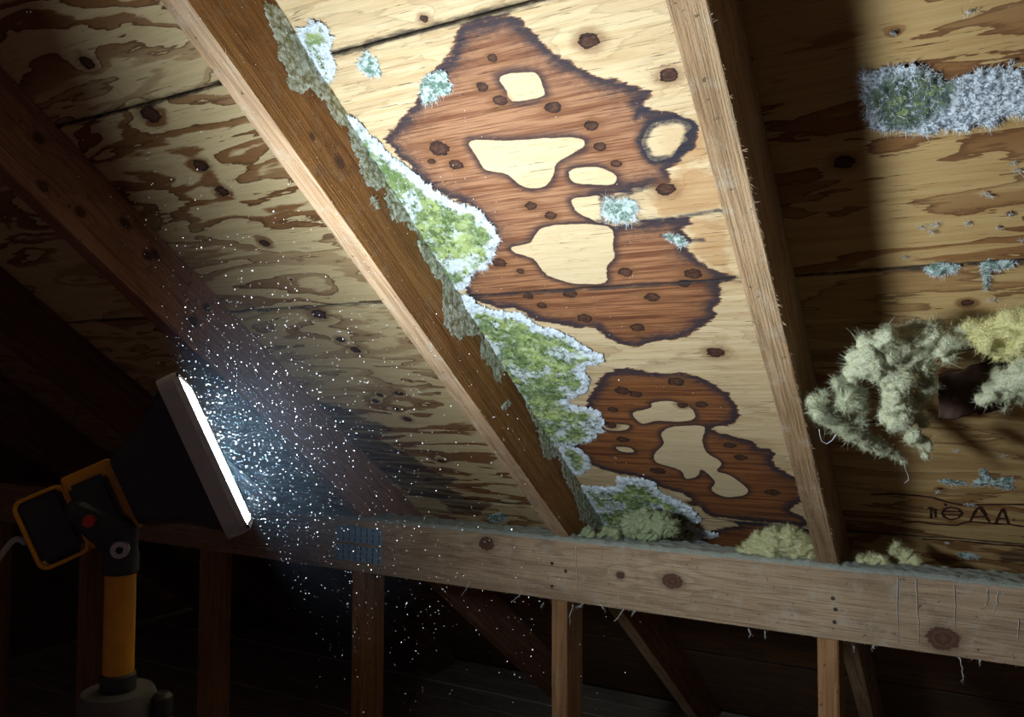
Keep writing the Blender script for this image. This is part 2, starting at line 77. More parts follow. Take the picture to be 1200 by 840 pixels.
def bm_obj(name, bm, mat, parent=None, smooth=False, M=None, **k):
    me = bpy.data.meshes.new(name); bmesh.ops.recalc_face_normals(bm, faces=bm.faces); bm.to_mesh(me); bm.free()
    if smooth: me.polygons.foreach_set('use_smooth', np.ones(len(me.polygons), bool))
    me.materials.append(mat)
    o = bpy.data.objects.new(name, me); col.objects.link(o)
    if parent is not None: o.parent = parent
    if M is not None: o.matrix_local = M
    return tag(o, **k)

class NT:
    """terse node building"""
    def __init__(s, name):
        s.m = bpy.data.materials.new(name); s.m.use_nodes = True; s.t = s.m.node_tree
        s.b = s.t.nodes['Principled BSDF']; s.out = s.t.nodes['Material Output']
    def n(s, kind, **k):
        x = s.t.nodes.new(kind)
        for a, v in k.items(): setattr(x, a, v)
        return x
    def put(s, inp, v):
        if hasattr(v, 'is_output') or isinstance(v, bpy.types.NodeSocket): s.t.links.new(v, inp)
        elif isinstance(v, (tuple, list)): inp.default_value = tuple(v) + ((1,) if len(v) == 3 and inp.type == 'RGBA' else ())
        else: inp.default_value = v
    def m_(s, op, a, b=0.0, c=0.0, clamp=False):
        x = s.n('ShaderNodeMath', operation=op, use_clamp=clamp)
        s.put(x.inputs[0], a); s.put(x.inputs[1], b); s.put(x.inputs[2], c); return x.outputs[0]
    def add(s, a, b): return s.m_('ADD', a, b)
    def sub(s, a, b): return s.m_('SUBTRACT', a, b)
    def mul(s, a, b): return s.m_('MULTIPLY', a, b)
    def mx(s, a, b): return s.m_('MAXIMUM', a, b)
    def mn(s, a, b): return s.m_('MINIMUM', a, b)
    def ss(s, v, lo, hi, a=0.0, b=1.0):
        x = s.n('ShaderNodeMapRange', interpolation_type='SMOOTHSTEP')
        for i, q in enumerate((v, lo, hi, a, b)): s.put(x.inputs[i], q)
        return x.outputs[0]
    def mix(s, f, a, b, mode='MIX'):
        x = s.n('ShaderNodeMix', data_type='RGBA', blend_type=mode)
        s.put(x.inputs[0], f); s.put(x.inputs[6], a); s.put(x.inputs[7], b); return x.outputs[2]
    def noise(s, vec, sc=1.0, det=3.0, rough=0.5, dist=0.0):
        x = s.n('ShaderNodeTexNoise'); s.put(x.inputs['Vector'], vec); s.put(x.inputs['Scale'], sc); s.put(x.inputs['Detail'], det)
        s.put(x.inputs['Roughness'], rough); s.put(x.inputs['Distortion'], dist); return x.outputs[0]
    def noisec(s, vec, sc=1.0, det=3.0):
        x = s.n('ShaderNodeTexNoise'); s.put(x.inputs['Vector'], vec); s.put(x.inputs['Scale'], sc); s.put(x.inputs['Detail'], det); return x.outputs[1]
    def vor(s, vec, sc=1.0, feature='F1', rnd=1.0):
        x = s.n('ShaderNodeTexVoronoi', feature=feature); s.put(x.inputs['Vector'], vec); s.put(x.inputs['Scale'], sc); s.put(x.inputs['Randomness'], rnd); return x.outputs['Distance']
    def attr(s, name): return s.n('ShaderNodeAttribute', attribute_name=name).outputs['Fac']
    def obj(s): return s.n('ShaderNodeTexCoord').outputs['Object']
    def scale(s, v, sc, off=(0, 0, 0)):
        x = s.n('ShaderNodeMapping'); s.put(x.inputs[0], v); x.inputs[3].default_value = sc; s.put(x.inputs[1], off); return x.outputs[0]
    def vadd(s, a, b):
        x = s.n('ShaderNodeVectorMath', operation='ADD'); s.put(x.inputs[0], a); s.put(x.inputs[1], b); return x.outputs[0]
    def vscale(s, a, k):
        x = s.n('ShaderNodeVectorMath', operation='SCALE'); s.put(x.inputs[0], a); s.put(x.inputs['Scale'], k); return x.outputs[0]
    def sepx(s, v): return s.n('ShaderNodeSeparateXYZ'), v
    def rnd(s): return s.n('ShaderNodeObjectInfo').outputs['Random']
    def bump(s, h, dist, strength=1.0):
        x = s.n('ShaderNodeBump'); s.put(x.inputs['Height'], h); x.inputs['Distance'].default_value = dist; x.inputs['Strength'].default_value = strength
        s.t.links.new(x.outputs[0], s.b.inputs['Normal'])
    def done(s, color, rough=0.8, metal=0.0, spec=0.25):
        s.put(s.b.inputs['Base Color'], color); s.put(s.b.inputs['Roughness'], rough); s.put(s.b.inputs['Metallic'], metal)
        s.b.inputs['Specular IOR Level'].default_value = spec
        return s.m

def plain(name, c, rough=0.6, metal=0.0, spec=0.3, bumpamp=0.0004):
    n = NT(name); v = n.obj(); g = n.noise(v, 60, 4)
    n.bump(n.noise(v, 400, 2), bumpamp)
    return n.done(n.mix(g, tuple(x * 0.75 for x in c), tuple(min(1, x * 1.2) for x in c)), rough, metal, spec)

# ---- plywood: straw earlywood, brown latewood contours, knots, water stains
def plywood(name, pale, tan, bands, contrast, fine=0.5):
    n = NT(name); v = n.obj(); rn = n.m_('MULTIPLY', n.rnd(), 37.0)
    w = n.attr('panel_id'); off = n.n('ShaderNodeCombineXYZ'); n.put(off.inputs[0], n.mul(w, 3.7)); n.put(off.inputs[1], n.mul(w, 1.9)); off = off.outputs[0]
    vv = n.vadd(v, off)
    base = n.noise(n.scale(vv, (3.0, 14.0, 0.0)), 1.0, 3.0, 0.5, 0.5)
    rag = n.noise(n.scale(vv, (22, 130, 0)), 1.0, 3.0, 0.6)
    kb = n.attr('knot_bump')
    fld = n.add(n.add(n.mul(base, bands), n.mul(n.sub(rag, 0.5), 0.40)), n.mul(kb, 1.5))
    saw = n.m_('FRACT', fld)
    late = n.mul(n.ss(saw, 0.50, 0.66), n.ss(saw, 0.985, 1.0, 1.0, 0.0))
    line = n.mul(n.ss(saw, 0.86, 0.96), n.ss(saw, 0.985, 1.0, 1.0, 0.0))
    edge = n.ss(n.noise(n.scale(vv, (1.1, 4, 0)), 1.0, 2.0), 0.38, 0.62)
    streak = n.noise(n.scale(vv, (9, 420, 0)), 1.0, 2.0, 0.6)
    streak2 = n.noise(n.scale(vv, (3.5, 90, 0)), 1.0, 4.0, 0.65, 0.3)
    c = n.mix(n.ss(streak2, 0.35, 0.75), pale, tan)
    c = n.mix(n.mul(n.ss(streak, 0.55, 0.8), fine), c, tuple(x * 0.45 for x in tan))
    dark = (0.235, 0.105, 0.036)
    c = n.mix(n.mul(n.mul(late, n.add(n.mul(edge, 0.55), 0.4)), contrast), c, dark)
    c = n.mix(n.mul(line, 0.6 * contrast), c, (0.10, 0.042, 0.018))
    # fine dark checks
    chk = n.noise(n.scale(vv, (13, 300, 0), (3, 1, 0)), 1.0, 4.0, 0.75)
    c = n.mix(n.mul(n.ss(chk, 0.61, 0.70), 0.8), c, (0.05, 0.028, 0.014))
    # ---- water stain (signed distance, metres) with ragged edge that follows the grain
    warp = n.add(n.mul(n.sub(n.noise(n.scale(v, (26, 150, 0)), 1.0, 4.0, 0.65), 0.5), 0.022), n.mul(n.sub(n.noise(n.scale(v, (38, 50, 0)), 1, 3.0), 0.5), 0.020))
    st0 = n.attr('stain'); st = n.add(st0, warp)
    isl = n.add(n.attr('island'), n.mul(warp, 0.20))
    hue = n.noise(n.scale(v, (3, 7, 0), (5, 5, 5)), 1.0, 3.0)
    low = n.ss(n.attr('slope_pos'), 0.62, 1.15)
    b1 = n.mix(hue, (0.31, 0.148, 0.075), (0.40, 0.215, 0.115))
    b2 = n.mix(hue, (0.22, 0.078, 0.024), (0.35, 0.145, 0.05))
    sc_ = n.mix(low, b1, b2)
    sc_ = n.mix(n.mul(n.ss(streak2, 0.42, 0.66), 0.9), sc_, n.mix(low, (0.17, 0.062, 0.026), (0.075, 0.022, 0.010)))
    sc_ = n.mix(n.mul(n.ss(streak, 0.45, 0.66), 0.75), sc_, (0.10, 0.034, 0.016))
    rim = n.mul(n.ss(st, 0.0, 0.004), n.ss(st, 0.006, 0.026, 1.0, 0.0))
    rimi = n.mul(n.ss(isl, -0.016, -0.001), n.ss(isl, -0.001, 0.0006, 1.0, 0.0))
    dk = (0.024, 0.025, 0.036)
    spot = n.noise(n.scale(v, (90, 160, 0)), 1, 3.0, 0.7)
    f_rim = n.m_('MULTIPLY', rim, n.add(0.55, n.mul(spot, 0.8)), clamp=True)
    sc_ = n.mix(f_rim, sc_, dk)
    sc_ = n.mix(n.mul(n.m_('MULTIPLY', n.ss(st, 0.055, 0.012), 0.45), n.ss(spot, 0.35, 0.6)), sc_, (0.06, 0.035, 0.03))
    sc_ = n.mix(n.m_('MULTIPLY', rimi, n.add(0.5, n.mul(spot, 0.8)), clamp=True), sc_, (0.045, 0.028, 0.028))
    ins = n.mul(n.ss(st, -0.0012, 0.0012), n.ss(isl, 0.0008, -0.0008))
    tn = n.ss(n.add(n.attr('tan_stain'), n.mul(warp, 1.6)), -0.004, 0.01)
    c = n.mix(n.mul(tn, 0.55), c, n.mix(streak2, (0.50, 0.27, 0.10), (0.30, 0.13, 0.045)))
    clean = n.ss(isl, -0.0005, 0.001)
    c = n.mix(n.mul(clean, 0.6), c, pale)
    c = n.mix(ins, c, sc_)
    ln = n.sub(n.attr('mould_line'), n.m_('ABSOLUTE', n.mul(warp, 0.7)))
    c = n.mix(n.m_('MULTIPLY', n.ss(ln, 0.0055, -0.001), n.add(0.4, n.mul(spot, 0.9)), clamp=True), c, dk)
    # dark wet streaks
    wt = n.add(n.add(n.attr('wet'), 0.006), n.mul(warp, 1.8))
    c = n.mix(n.mul(n.ss(wt, -0.002, 0.006), n.add(0.40, n.mul(n.ss(streak2, 0.3, 0.6), 0.42))), c, (0.040, 0.020, 0.020))
    # knots
    k = n.attr('knot')    # 0 centre, 1 rim
    kk = n.add(k, n.mul(n.sub(n.noise(n.scale(v, (90, 150, 0)), 1, 3.0), 0.5), 0.95))
    c = n.mix(n.mul(n.ss(kk, 2.4, 1.0), 0.6), c, (0.17, 0.075, 0.028))
    kc = n.mix(n.ss(spot, 0.3, 0.7), (0.105, 0.048, 0.028), (0.038, 0.018, 0.012))
    kc = n.mix(n.ss(kk, 0.6, 0.95), kc, (0.025, 0.012, 0.009))
    c = n.mix(n.ss(kk, 1.08, 0.95), c, kc)
    # black mildew along the joints
    j = n.attr('joint')
    jn = n.noise(n.scale(v, (18, 90, 0)), 1.0, 4.0, 0.7)
    c = n.mix(n.mul(n.ss(n.add(j, n.mul(jn, 0.020)), 0.017, 0.009), 0.9), c, (0.02, 0.018, 0.02))
    # settled lint: tiny pale specks
    sp = n.vor(n.scale(v, (1, 1, 0)), 150.0)
    c = n.mix(n.mul(n.ss(sp, 0.10, 0.05), n.ss(n.noise(n.scale(v, (6, 6, 0)), 1, 2.0), 0.5, 0.6)), c, (0.6, 0.6, 0.52))
    n.bump(n.add(n.add(n.mul(streak, 0.6), n.mul(saw, 0.3)), n.mul(n.ss(chk, 0.61, 0.70), -0.9)), 0.0010, 1.0)
    return n.done(c, 0.75, 0, 0.2)

# ---- sawn timber: local x along the grain
def timber(name, c1, c2, knots=(), dusty=0.15, axis=0, gscale=1.0):
    n = NT(name); v = n.obj(); g = n.rnd(); off = n.n('ShaderNodeCombineXYZ')
    for i in range(3): n.put(off.inputs[i], n.mul(g, 11.0 + i * 7))
    vv = n.vadd(v, off.outputs[0])
    s1 = [60 * gscale] * 3; s1[axis] = 2.2
    s2 = [420] * 3; s2[axis] = 9
    s3 = [14] * 3; s3[axis] = 1.2
    field = n.noise(n.scale(vv, tuple(s3)), 1, 2.0, 0.5, 0.4)
    kb = None; cov = None
    for (a, b, c_, r) in knots:
        x = n.n('ShaderNodeVectorMath', operation='DISTANCE')
        st = [1.0] * 3; st[axis] = 0.75
        n.put(x.inputs[0], n.scale(v, tuple(st))); x.inputs[1].default_value = (a * st[0], b * st[1], c_ * st[2])
        q = n.m_('DIVIDE', x.outputs['Value'], r)
        cov = q if cov is None else n.mn(cov, q)
    if cov is not None:
        kb = n.m_('POWER', 2.718, n.mul(n.mul(cov, cov), -0.16))
        field = n.add(field, n.mul(kb, 0.13))
    ring = n.m_('FRACT', n.mul(field, 9.0))
    a = n.noise(n.scale(vv, tuple(s1)), 1, 3.0, 0.6, 0.2); b = n.noise(n.scale(vv, tuple(s2)), 1, 2.0, 0.6)
    c = n.mix(n.ss(a, 0.3, 0.72), c1, c2)
    c = n.mix(n.mul(n.mul(n.ss(ring, 0.5, 0.9), n.ss(ring, 0.97, 1.0, 1.0, 0.0)), 0.35), c, tuple(x * 0.45 for x in c2))
    c = n.mix(n.mul(n.ss(b, 0.47, 0.68), 0.6), c, tuple(x * 0.4 for x in c2))
    big = n.noise(vv, 5.0, 3.0)
    c = n.mix(n.mul(n.ss(big, 0.45, 0.75), 0.4), c, tuple(x * 0.5 for x in c2))
    pit = n.noise(n.scale(vv, (90, 90, 90)), 1, 3.0, 0.7)
    c = n.mix(n.mul(n.ss(pit, 0.64, 0.70), 0.75), c, (0.03, 0.02, 0.014))
    c = n.mix(n.mul(n.ss(n.noise(vv, 30, 4.0, 0.7), 0.5, 0.72), dusty), c, (0.50, 0.50, 0.42))
    if cov is not None:
        kn = n.add(cov, n.mul(n.sub(n.noise(v, 150, 2.0), 0.5), 0.5))
        c = n.mix(n.mul(n.ss(kn, 1.7, 0.9), 0.5), c, tuple(x * 0.4 for x in c2))
        c = n.mix(n.ss(kn, 1.05, 0.85), c, n.mix(n.m_('FRACT', n.mul(kn, 2)), (0.14, 0.07, 0.045), (0.07, 0.034, 0.022)))
    n.bump(n.add(n.add(b, a), n.mul(n.noise(v, 260, 3.0, 0.7), 0.7)), 0.0014, 1.0)
    return n.done(c, 0.8, 0, 0.2)

def mould_mat(name, kind):
    """rim = distance in from the outline in metres"""
    n = NT(name); v = n.obj(); d = n.attr('rim'); g = n.attr('core')
    w = n.mul(n.sub(n.noise(v, 48, 4.0, 0.6), 0.5), 0.032)
    dd = n.add(d, w)
    fine = n.noise(v, 330, 3.0, 0.7); mid = n.noise(v, 95, 4.0, 0.65); bigc = n.noise(v, 28, 3.0)
    white = n.mix(fine, (0.56, 0.66, 0.74), (0.80, 0.86, 0.92))
    if kind == 'bright':
        green = n.mix(n.ss(bigc, 0.35, 0.65), (0.15, 0.22, 0.08), (0.38, 0.47, 0.17))
        dark = (0.045, 0.075, 0.030)
        c = n.mix(n.ss(dd, 0.011, 0.020), white, green)
        c = n.mix(n.mul(n.ss(n.noise(v, 22, 3.0), 0.54, 0.62), 0.75), c, white)
        c = n.mix(n.mul(n.mul(n.ss(n.noise(v, 110, 5.0, 0.75), 0.48, 0.58), n.ss(n.noise(v, 30, 2.0), 0.38, 0.50)), n.ss(dd, 0.006, 0.014)), c, n.mix(fine, dark, (0.13, 0.20, 0.06)))
        c = n.mix(n.mul(n.ss(mid, 0.46, 0.34), 0.4), c, white)
        c = n.mix(n.mul(n.mul(n.ss(dd, 0.014, 0.008), n.ss(dd, 0.001, 0.006)), n.ss(fine, 0.5, 0.68)), c, (0.20, 0.32, 0.34))
    elif kind == 'grey':
        green = n.mix(fine, (0.045, 0.08, 0.035), (0.16, 0.21, 0.11))
        c = n.mix(n.mul(n.ss(g, 0.15, 0.6), n.ss(mid, 0.34, 0.48)), white, green)
        c = n.mix(n.mul(n.ss(n.noise(v, 210, 3.0, 0.7), 0.47, 0.56), 0.8), c, (0.09, 0.12, 0.15))
        c = n.mix(n.mul(n.mul(n.ss(g, 0.6, 0.9), n.ss(mid, 0.52, 0.62)), 0.8), c, (0.30, 0.36, 0.15))
    elif kind == 'teal':
        c = n.mix(n.ss(mid, 0.40, 0.58), n.mix(fine, (0.42, 0.56, 0.55), (0.66, 0.78, 0.76)), (0.12, 0.20, 0.15))
    else:  # lichen-grey crust
        c = n.mix(n.ss(mid, 0.42, 0.6), n.mix(fine, (0.40, 0.44, 0.34), (0.62, 0.68, 0.60)), (0.26, 0.25, 0.14))
        c = n.mix(n.mul(n.ss(dd, 0.004, 0.001), 0.6), c, (0.62, 0.70, 0.68))
    n.bump(n.add(fine, mid), 0.0022, 0.9)
    return n.done(c, 0.95, 0, 0.1)

def wool_mat(name, a, b, dirt):
    n = NT(name); v = n.obj()
    f = n.noise(v, 420, 3.0, 0.7); m = n.noise(v, 45, 4.0, 0.6)
    c = n.mix(m, a, b); c = n.mix(n.mul(n.ss(f, 0.5, 0.7), 0.55), c, dirt)
    n.bump(n.add(f, m), 0.003, 1.0)
    return n.done(c, 0.95, 0, 0.1)

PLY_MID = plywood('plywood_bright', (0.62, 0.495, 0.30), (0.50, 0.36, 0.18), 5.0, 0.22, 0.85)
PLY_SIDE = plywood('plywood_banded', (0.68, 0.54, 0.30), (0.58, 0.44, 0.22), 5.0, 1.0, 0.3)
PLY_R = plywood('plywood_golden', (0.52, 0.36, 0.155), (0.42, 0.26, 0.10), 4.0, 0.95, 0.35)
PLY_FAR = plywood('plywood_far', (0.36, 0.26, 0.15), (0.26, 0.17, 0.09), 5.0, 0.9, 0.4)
PLY_LOW = plywood('plywood_low_shaded', (0.16, 0.10, 0.06), (0.10, 0.06, 0.035), 5.0, 0.9, 0.5)  # rows below the plate: shade put into the colour, darker than the panels above
M_R1 = timber('rafter_red_fir', (0.46, 0.245, 0.155), (0.36, 0.175, 0.105), [(X1, a, b, 0.0085) for a, b in D['r1knots']], 0.06, 1)
M_R2 = timber('rafter_brown_fir', (0.33, 0.165, 0.055), (0.23, 0.10, 0.03), [(X2, D['r2mark'][1][0], D['r2mark'][1][1], 0.008), (X2, D['r2mark'][0][0], D['r2mark'][0][1], 0.004)], 0.1, 1)
M_R3 = timber('rafter_tan_fir', (0.42, 0.29, 0.165), (0.33, 0.20, 0.10), (), 0.25, 1)
M_EDGE = timber('pale_sawn_edge', (0.52, 0.37, 0.23), (0.42, 0.26, 0.14), (), 0.3, 1)
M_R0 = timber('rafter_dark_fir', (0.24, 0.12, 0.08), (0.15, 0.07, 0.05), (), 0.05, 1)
M_PLATE = timber('plate_fir', (0.47, 0.345, 0.225), (0.38, 0.265, 0.16), [(a, YP, b, r) for (a, b), r in zip(D['pknots'], (0.016, 0.017, 0.021, 0.008))], 0.28, 0)
M_STUD = timber('stud_fir', (0.42, 0.24, 0.11), (0.32, 0.16, 0.07), (), 0.1, 2)
M_FLOOR = timber('floor_board_wood', (0.60, 0.56, 0.46), (0.44, 0.38, 0.29), (), 0.5, 0)
M_FELT = plain('roofing_felt', (0.02, 0.018, 0.016), 0.9)
M_SPL = plain('splinter_wood', (0.50, 0.36, 0.22), 0.8)
M_FUZZ = plain('mould_hair', (0.78, 0.85, 0.90), 0.9)
M_FUZZG = plain('mould_hair_grey', (0.55, 0.62, 0.58), 0.9)
M_WEB = plain('cobweb_silk', (0.60, 0.62, 0.60), 0.9)
M_MOTE = plain('dust_mote', (0.85, 0.90, 0.95), 0.8)
M_WOOL = wool_mat('yellow_wool', (0.85, 0.80, 0.38), (0.70, 0.66, 0.32), (0.40, 0.38, 0.20))
M_WOOLG = wool_mat('dusty_wool', (0.74, 0.74, 0.46), (0.58, 0.63, 0.47), (0.30, 0.32, 0.22))
M_WOOLY = wool_mat('clump_wool', (0.80, 0.78, 0.42), (0.62, 0.64, 0.40), (0.28, 0.28, 0.16))
M_WOOLV = wool_mat('green_grey_wool', (0.42, 0.48, 0.28), (0.32, 0.38, 0.22), (0.12, 0.14, 0.08))
M_DUST = wool_mat('grey_dust', (0.46, 0.52, 0.47), (0.34, 0.37, 0.32), (0.16, 0.16, 0.13))
M_PAPER = plain('shaded_brown_backing', (0.10, 0.06, 0.04), 0.9)
M_INK = plain('stamp_ink', (0.045, 0.016, 0.012), 0.8)
M_NAIL = plain('nail_steel', (0.06, 0.055, 0.05), 0.5, 0.6)
M_BLACK = plain('black_plastic', (0.03, 0.032, 0.036), 0.45, 0, 0.5, 0.0001)
M_GREY = plain('grey_plastic', (0.42, 0.42, 0.44), 0.5, 0, 0.4, 0.0001)
M_YEL = plain('yellow_paint', (0.75, 0.36, 0.02), 0.4, 0, 0.5, 0.00005)
M_RED = plain('red_plastic', (0.55, 0.05, 0.03), 0.4)
M_STEEL = plain('bolt_steel', (0.55, 0.55, 0.55), 0.35, 0.8)
M_BASE = plain('base_grey', (0.13, 0.13, 0.12), 0.6)
M_HOLE = plain('dark_socket', (0.008, 0.008, 0.01), 0.5)
def nailplate_mat():
    n = NT('galvanised_blue'); v = n.obj()
    g = n.noise(v, 260, 3.0); return n.done(n.mix(g, (0.17, 0.29, 0.42), (0.28, 0.42, 0.55)), 0.6, 0.0, 0.4)
M_GALV = nailplate_mat()
def lens_mat():
    n = NT('lens_light'); e = n.n('ShaderNodeEmission'); e.inputs[0].default_value = (0.84, 0.93, 1.0, 1); e.inputs[1].default_value = LENS_POWER
    n.t.links.new(e.outputs[0], n.out.inputs[0]); return n.m
M_LENS = lens_mat()

# ---------------------------------------------------------------- numpy geometry
def sdf(pts, poly):
    """signed distance, positive inside"""
    p = np.asarray(poly); q = np.roll(p, -1, 0); d = np.full(len(pts), 1e9); ins = np.zeros(len(pts), bool)
    for a, b in zip(p, q):
        e = b - a; w = pts - a; t = np.clip((w @ e) / max(e @ e, 1e-12), 0, 1)
        d = np.minimum(d, np.hypot(*(w - t[:, None] * e).T))
        c = ((a[1] > pts[:, 1]) != (b[1] > pts[:, 1]))
        with np.errstate(divide='ignore', invalid='ignore'):
            xi = (b[0] - a[0]) * (pts[:, 1] - a[1]) / (b[1] - a[1]) + a[0]
        ins ^= c & (pts[:, 0] < xi)
    return np.where(ins, d, -d)
def round_poly(L, n=4):
    p = [np.array(q) for q in L]; m = len(p); out = []
    for i in range(m):
        a, b_, c_, d_ = p[i - 1], p[i], p[(i + 1) % m], p[(i + 2) % m]
        for k in range(n):
            t = k / n; out.append(.5 * (2 * b_ + (c_ - a) * t + (2 * a - 5 * b_ + 4 * c_ - d_) * t * t + (3 * b_ - a - 3 * c_ + d_) * t ** 3))
    return out
def dline(pts, L):
    p = np.asarray(L); d = np.full(len(pts), 1e9)
    for a, b in zip(p[:-1], p[1:]):
        e = b - a; w = pts - a; t = np.clip((w @ e) / max(e @ e, 1e-12), 0, 1)
        d = np.minimum(d, np.hypot(*(w - t[:, None] * e).T))
    return d

def beam_profile(name, prof, x0, x1, mat, parent=None, M=None, **k):
    """extrude a (y,z) outline along x with small eased edges"""
    bm = bmesh.new(); a = [bm.verts.new((x0, y, z)) for y, z in prof]; b = [bm.verts.new((x1, y, z)) for y, z in prof]
    bm.faces.new(a); bm.faces.new(b[::-1]); m = len(prof)
    for i in range(m): bm.faces.new((a[i], b[i], b[(i + 1) % m], a[(i + 1) % m]))
    bmesh.ops.bevel(bm, geom=bm.edges[:], offset=0.0016, segments=2, affect='EDGES', profile=0.6)
    return bm_obj(name, bm, mat, parent, M=M, **k)

def box(name, x0, x1, y0, y1, z0, z1, mat, parent=None, bev=0.0016, M=None, **k):
    bm = bmesh.new(); bmesh.ops.create_cube(bm, size=1)
    for v in bm.verts: v.co = ((x0 + x1) / 2 + v.co.x * (x1 - x0), (y0 + y1) / 2 + v.co.y * (y1 - y0), (z0 + z1) / 2 + v.co.z * (z1 - z0))
    if bev: bmesh.ops.bevel(bm, geom=bm.edges[:], offset=bev, segments=2, affect='EDGES')
    return bm_obj(name, bm, mat, parent, M=M, **k)

def spikes(name, base, direc, length, width, mat, parent=None, M=None, **k):
    """one thin bent blade per base point (arrays)"""
    n = len(base); direc = direc / np.maximum(np.linalg.norm(direc, axis=1), 1e-9)[:, None]
    side = np.cross(direc, RNG.normal(size=(n, 3))); side /= np.maximum(np.linalg.norm(side, axis=1), 1e-9)[:, None]
    bend = np.cross(direc, side) * (RNG.normal(size=(n, 1)) * 0.25)
    L = length[:, None]; w = width[:, None]
    V = np.stack([base - side * w, base + side * w, base + (direc + bend * .4) * L * .55 + side * w * .7, base + (direc + bend * .4) * L * .55 - side * w * .7, base + (direc + bend) * L], 1).reshape(-1, 3)
    i = np.arange(n)[:, None] * 5
    F = np.concatenate([i + [0, 1, 2], i + [0, 2, 3], i + [3, 2, 4]])
    return mesh(name, V, F, mat, parent, M, **k)

def tube(name, pts, r, mat, parent=None, seg=6, M=None, taper=False, **k):
    pts = [Vector(p) for p in pts]; V = []; F = []
    for i, p in enumerate(pts):
        t = (pts[min(i + 1, len(pts) - 1)] - pts[max(i - 1, 0)]).normalized()
        a = t.orthogonal().normalized()
        if i and (V0 := prev).dot(t) < 0.99: a = (prev - t * prev.dot(t)).normalized()
        prev = a; b = t.cross(a); rr = r * (1 - 0.7 * i / (len(pts) - 1)) if taper else r
        for j in range(seg):
            q = 2 * math.pi * j / seg; V.append(p + (a * math.cos(q) + b * math.sin(q)) * rr)
    for i in range(len(pts) - 1):
        for j in range(seg): F.append((i * seg + j, i * seg + (j + 1) % seg, (i + 1) * seg + (j + 1) % seg, (i + 1) * seg + j))
    F.append(tuple(range(seg))[::-1]); F.append(tuple((len(pts) - 1) * seg + j for j in range(seg)))
    return mesh(name, V, F, mat, parent, M, True, **k)

def lathe(name, prof, mat, parent=None, M=None, seg=32, **k):
    V = []; F = []
    for r, z in prof:
        for j in range(seg): q = 2 * math.pi * j / seg; V.append((r * math.cos(q), r * math.sin(q), z))
    for i in range(len(prof) - 1):
        for j in range(seg): F.append((i * seg + j, i * seg + (j + 1) % seg, (i + 1) * seg + (j + 1) % seg, (i + 1) * seg + j))
    F.append(tuple(range(seg))[::-1]); F.append(tuple((len(prof) - 1) * seg + j for j in range(seg)))
    o = mesh(name, V, F, mat, parent, M, True, **k)
    md = o.modifiers.new('edges', 'EDGE_SPLIT'); md.split_angle = math.radians(35)
    return o

# ---------------------------------------------------------------- ceiling: plywood sheathing nailed over the rafters
ceiling = empty('ceiling', (0, 0, 0), kind='structure', label='plywood roof sheathing sloping down behind the rafters')
ceiling.matrix_world = ROOF
KN = np.array(D['knots'])
SEAMS = [-0.95, -0.25, SA, SB, SC, 1.93, 2.55, 3.165]
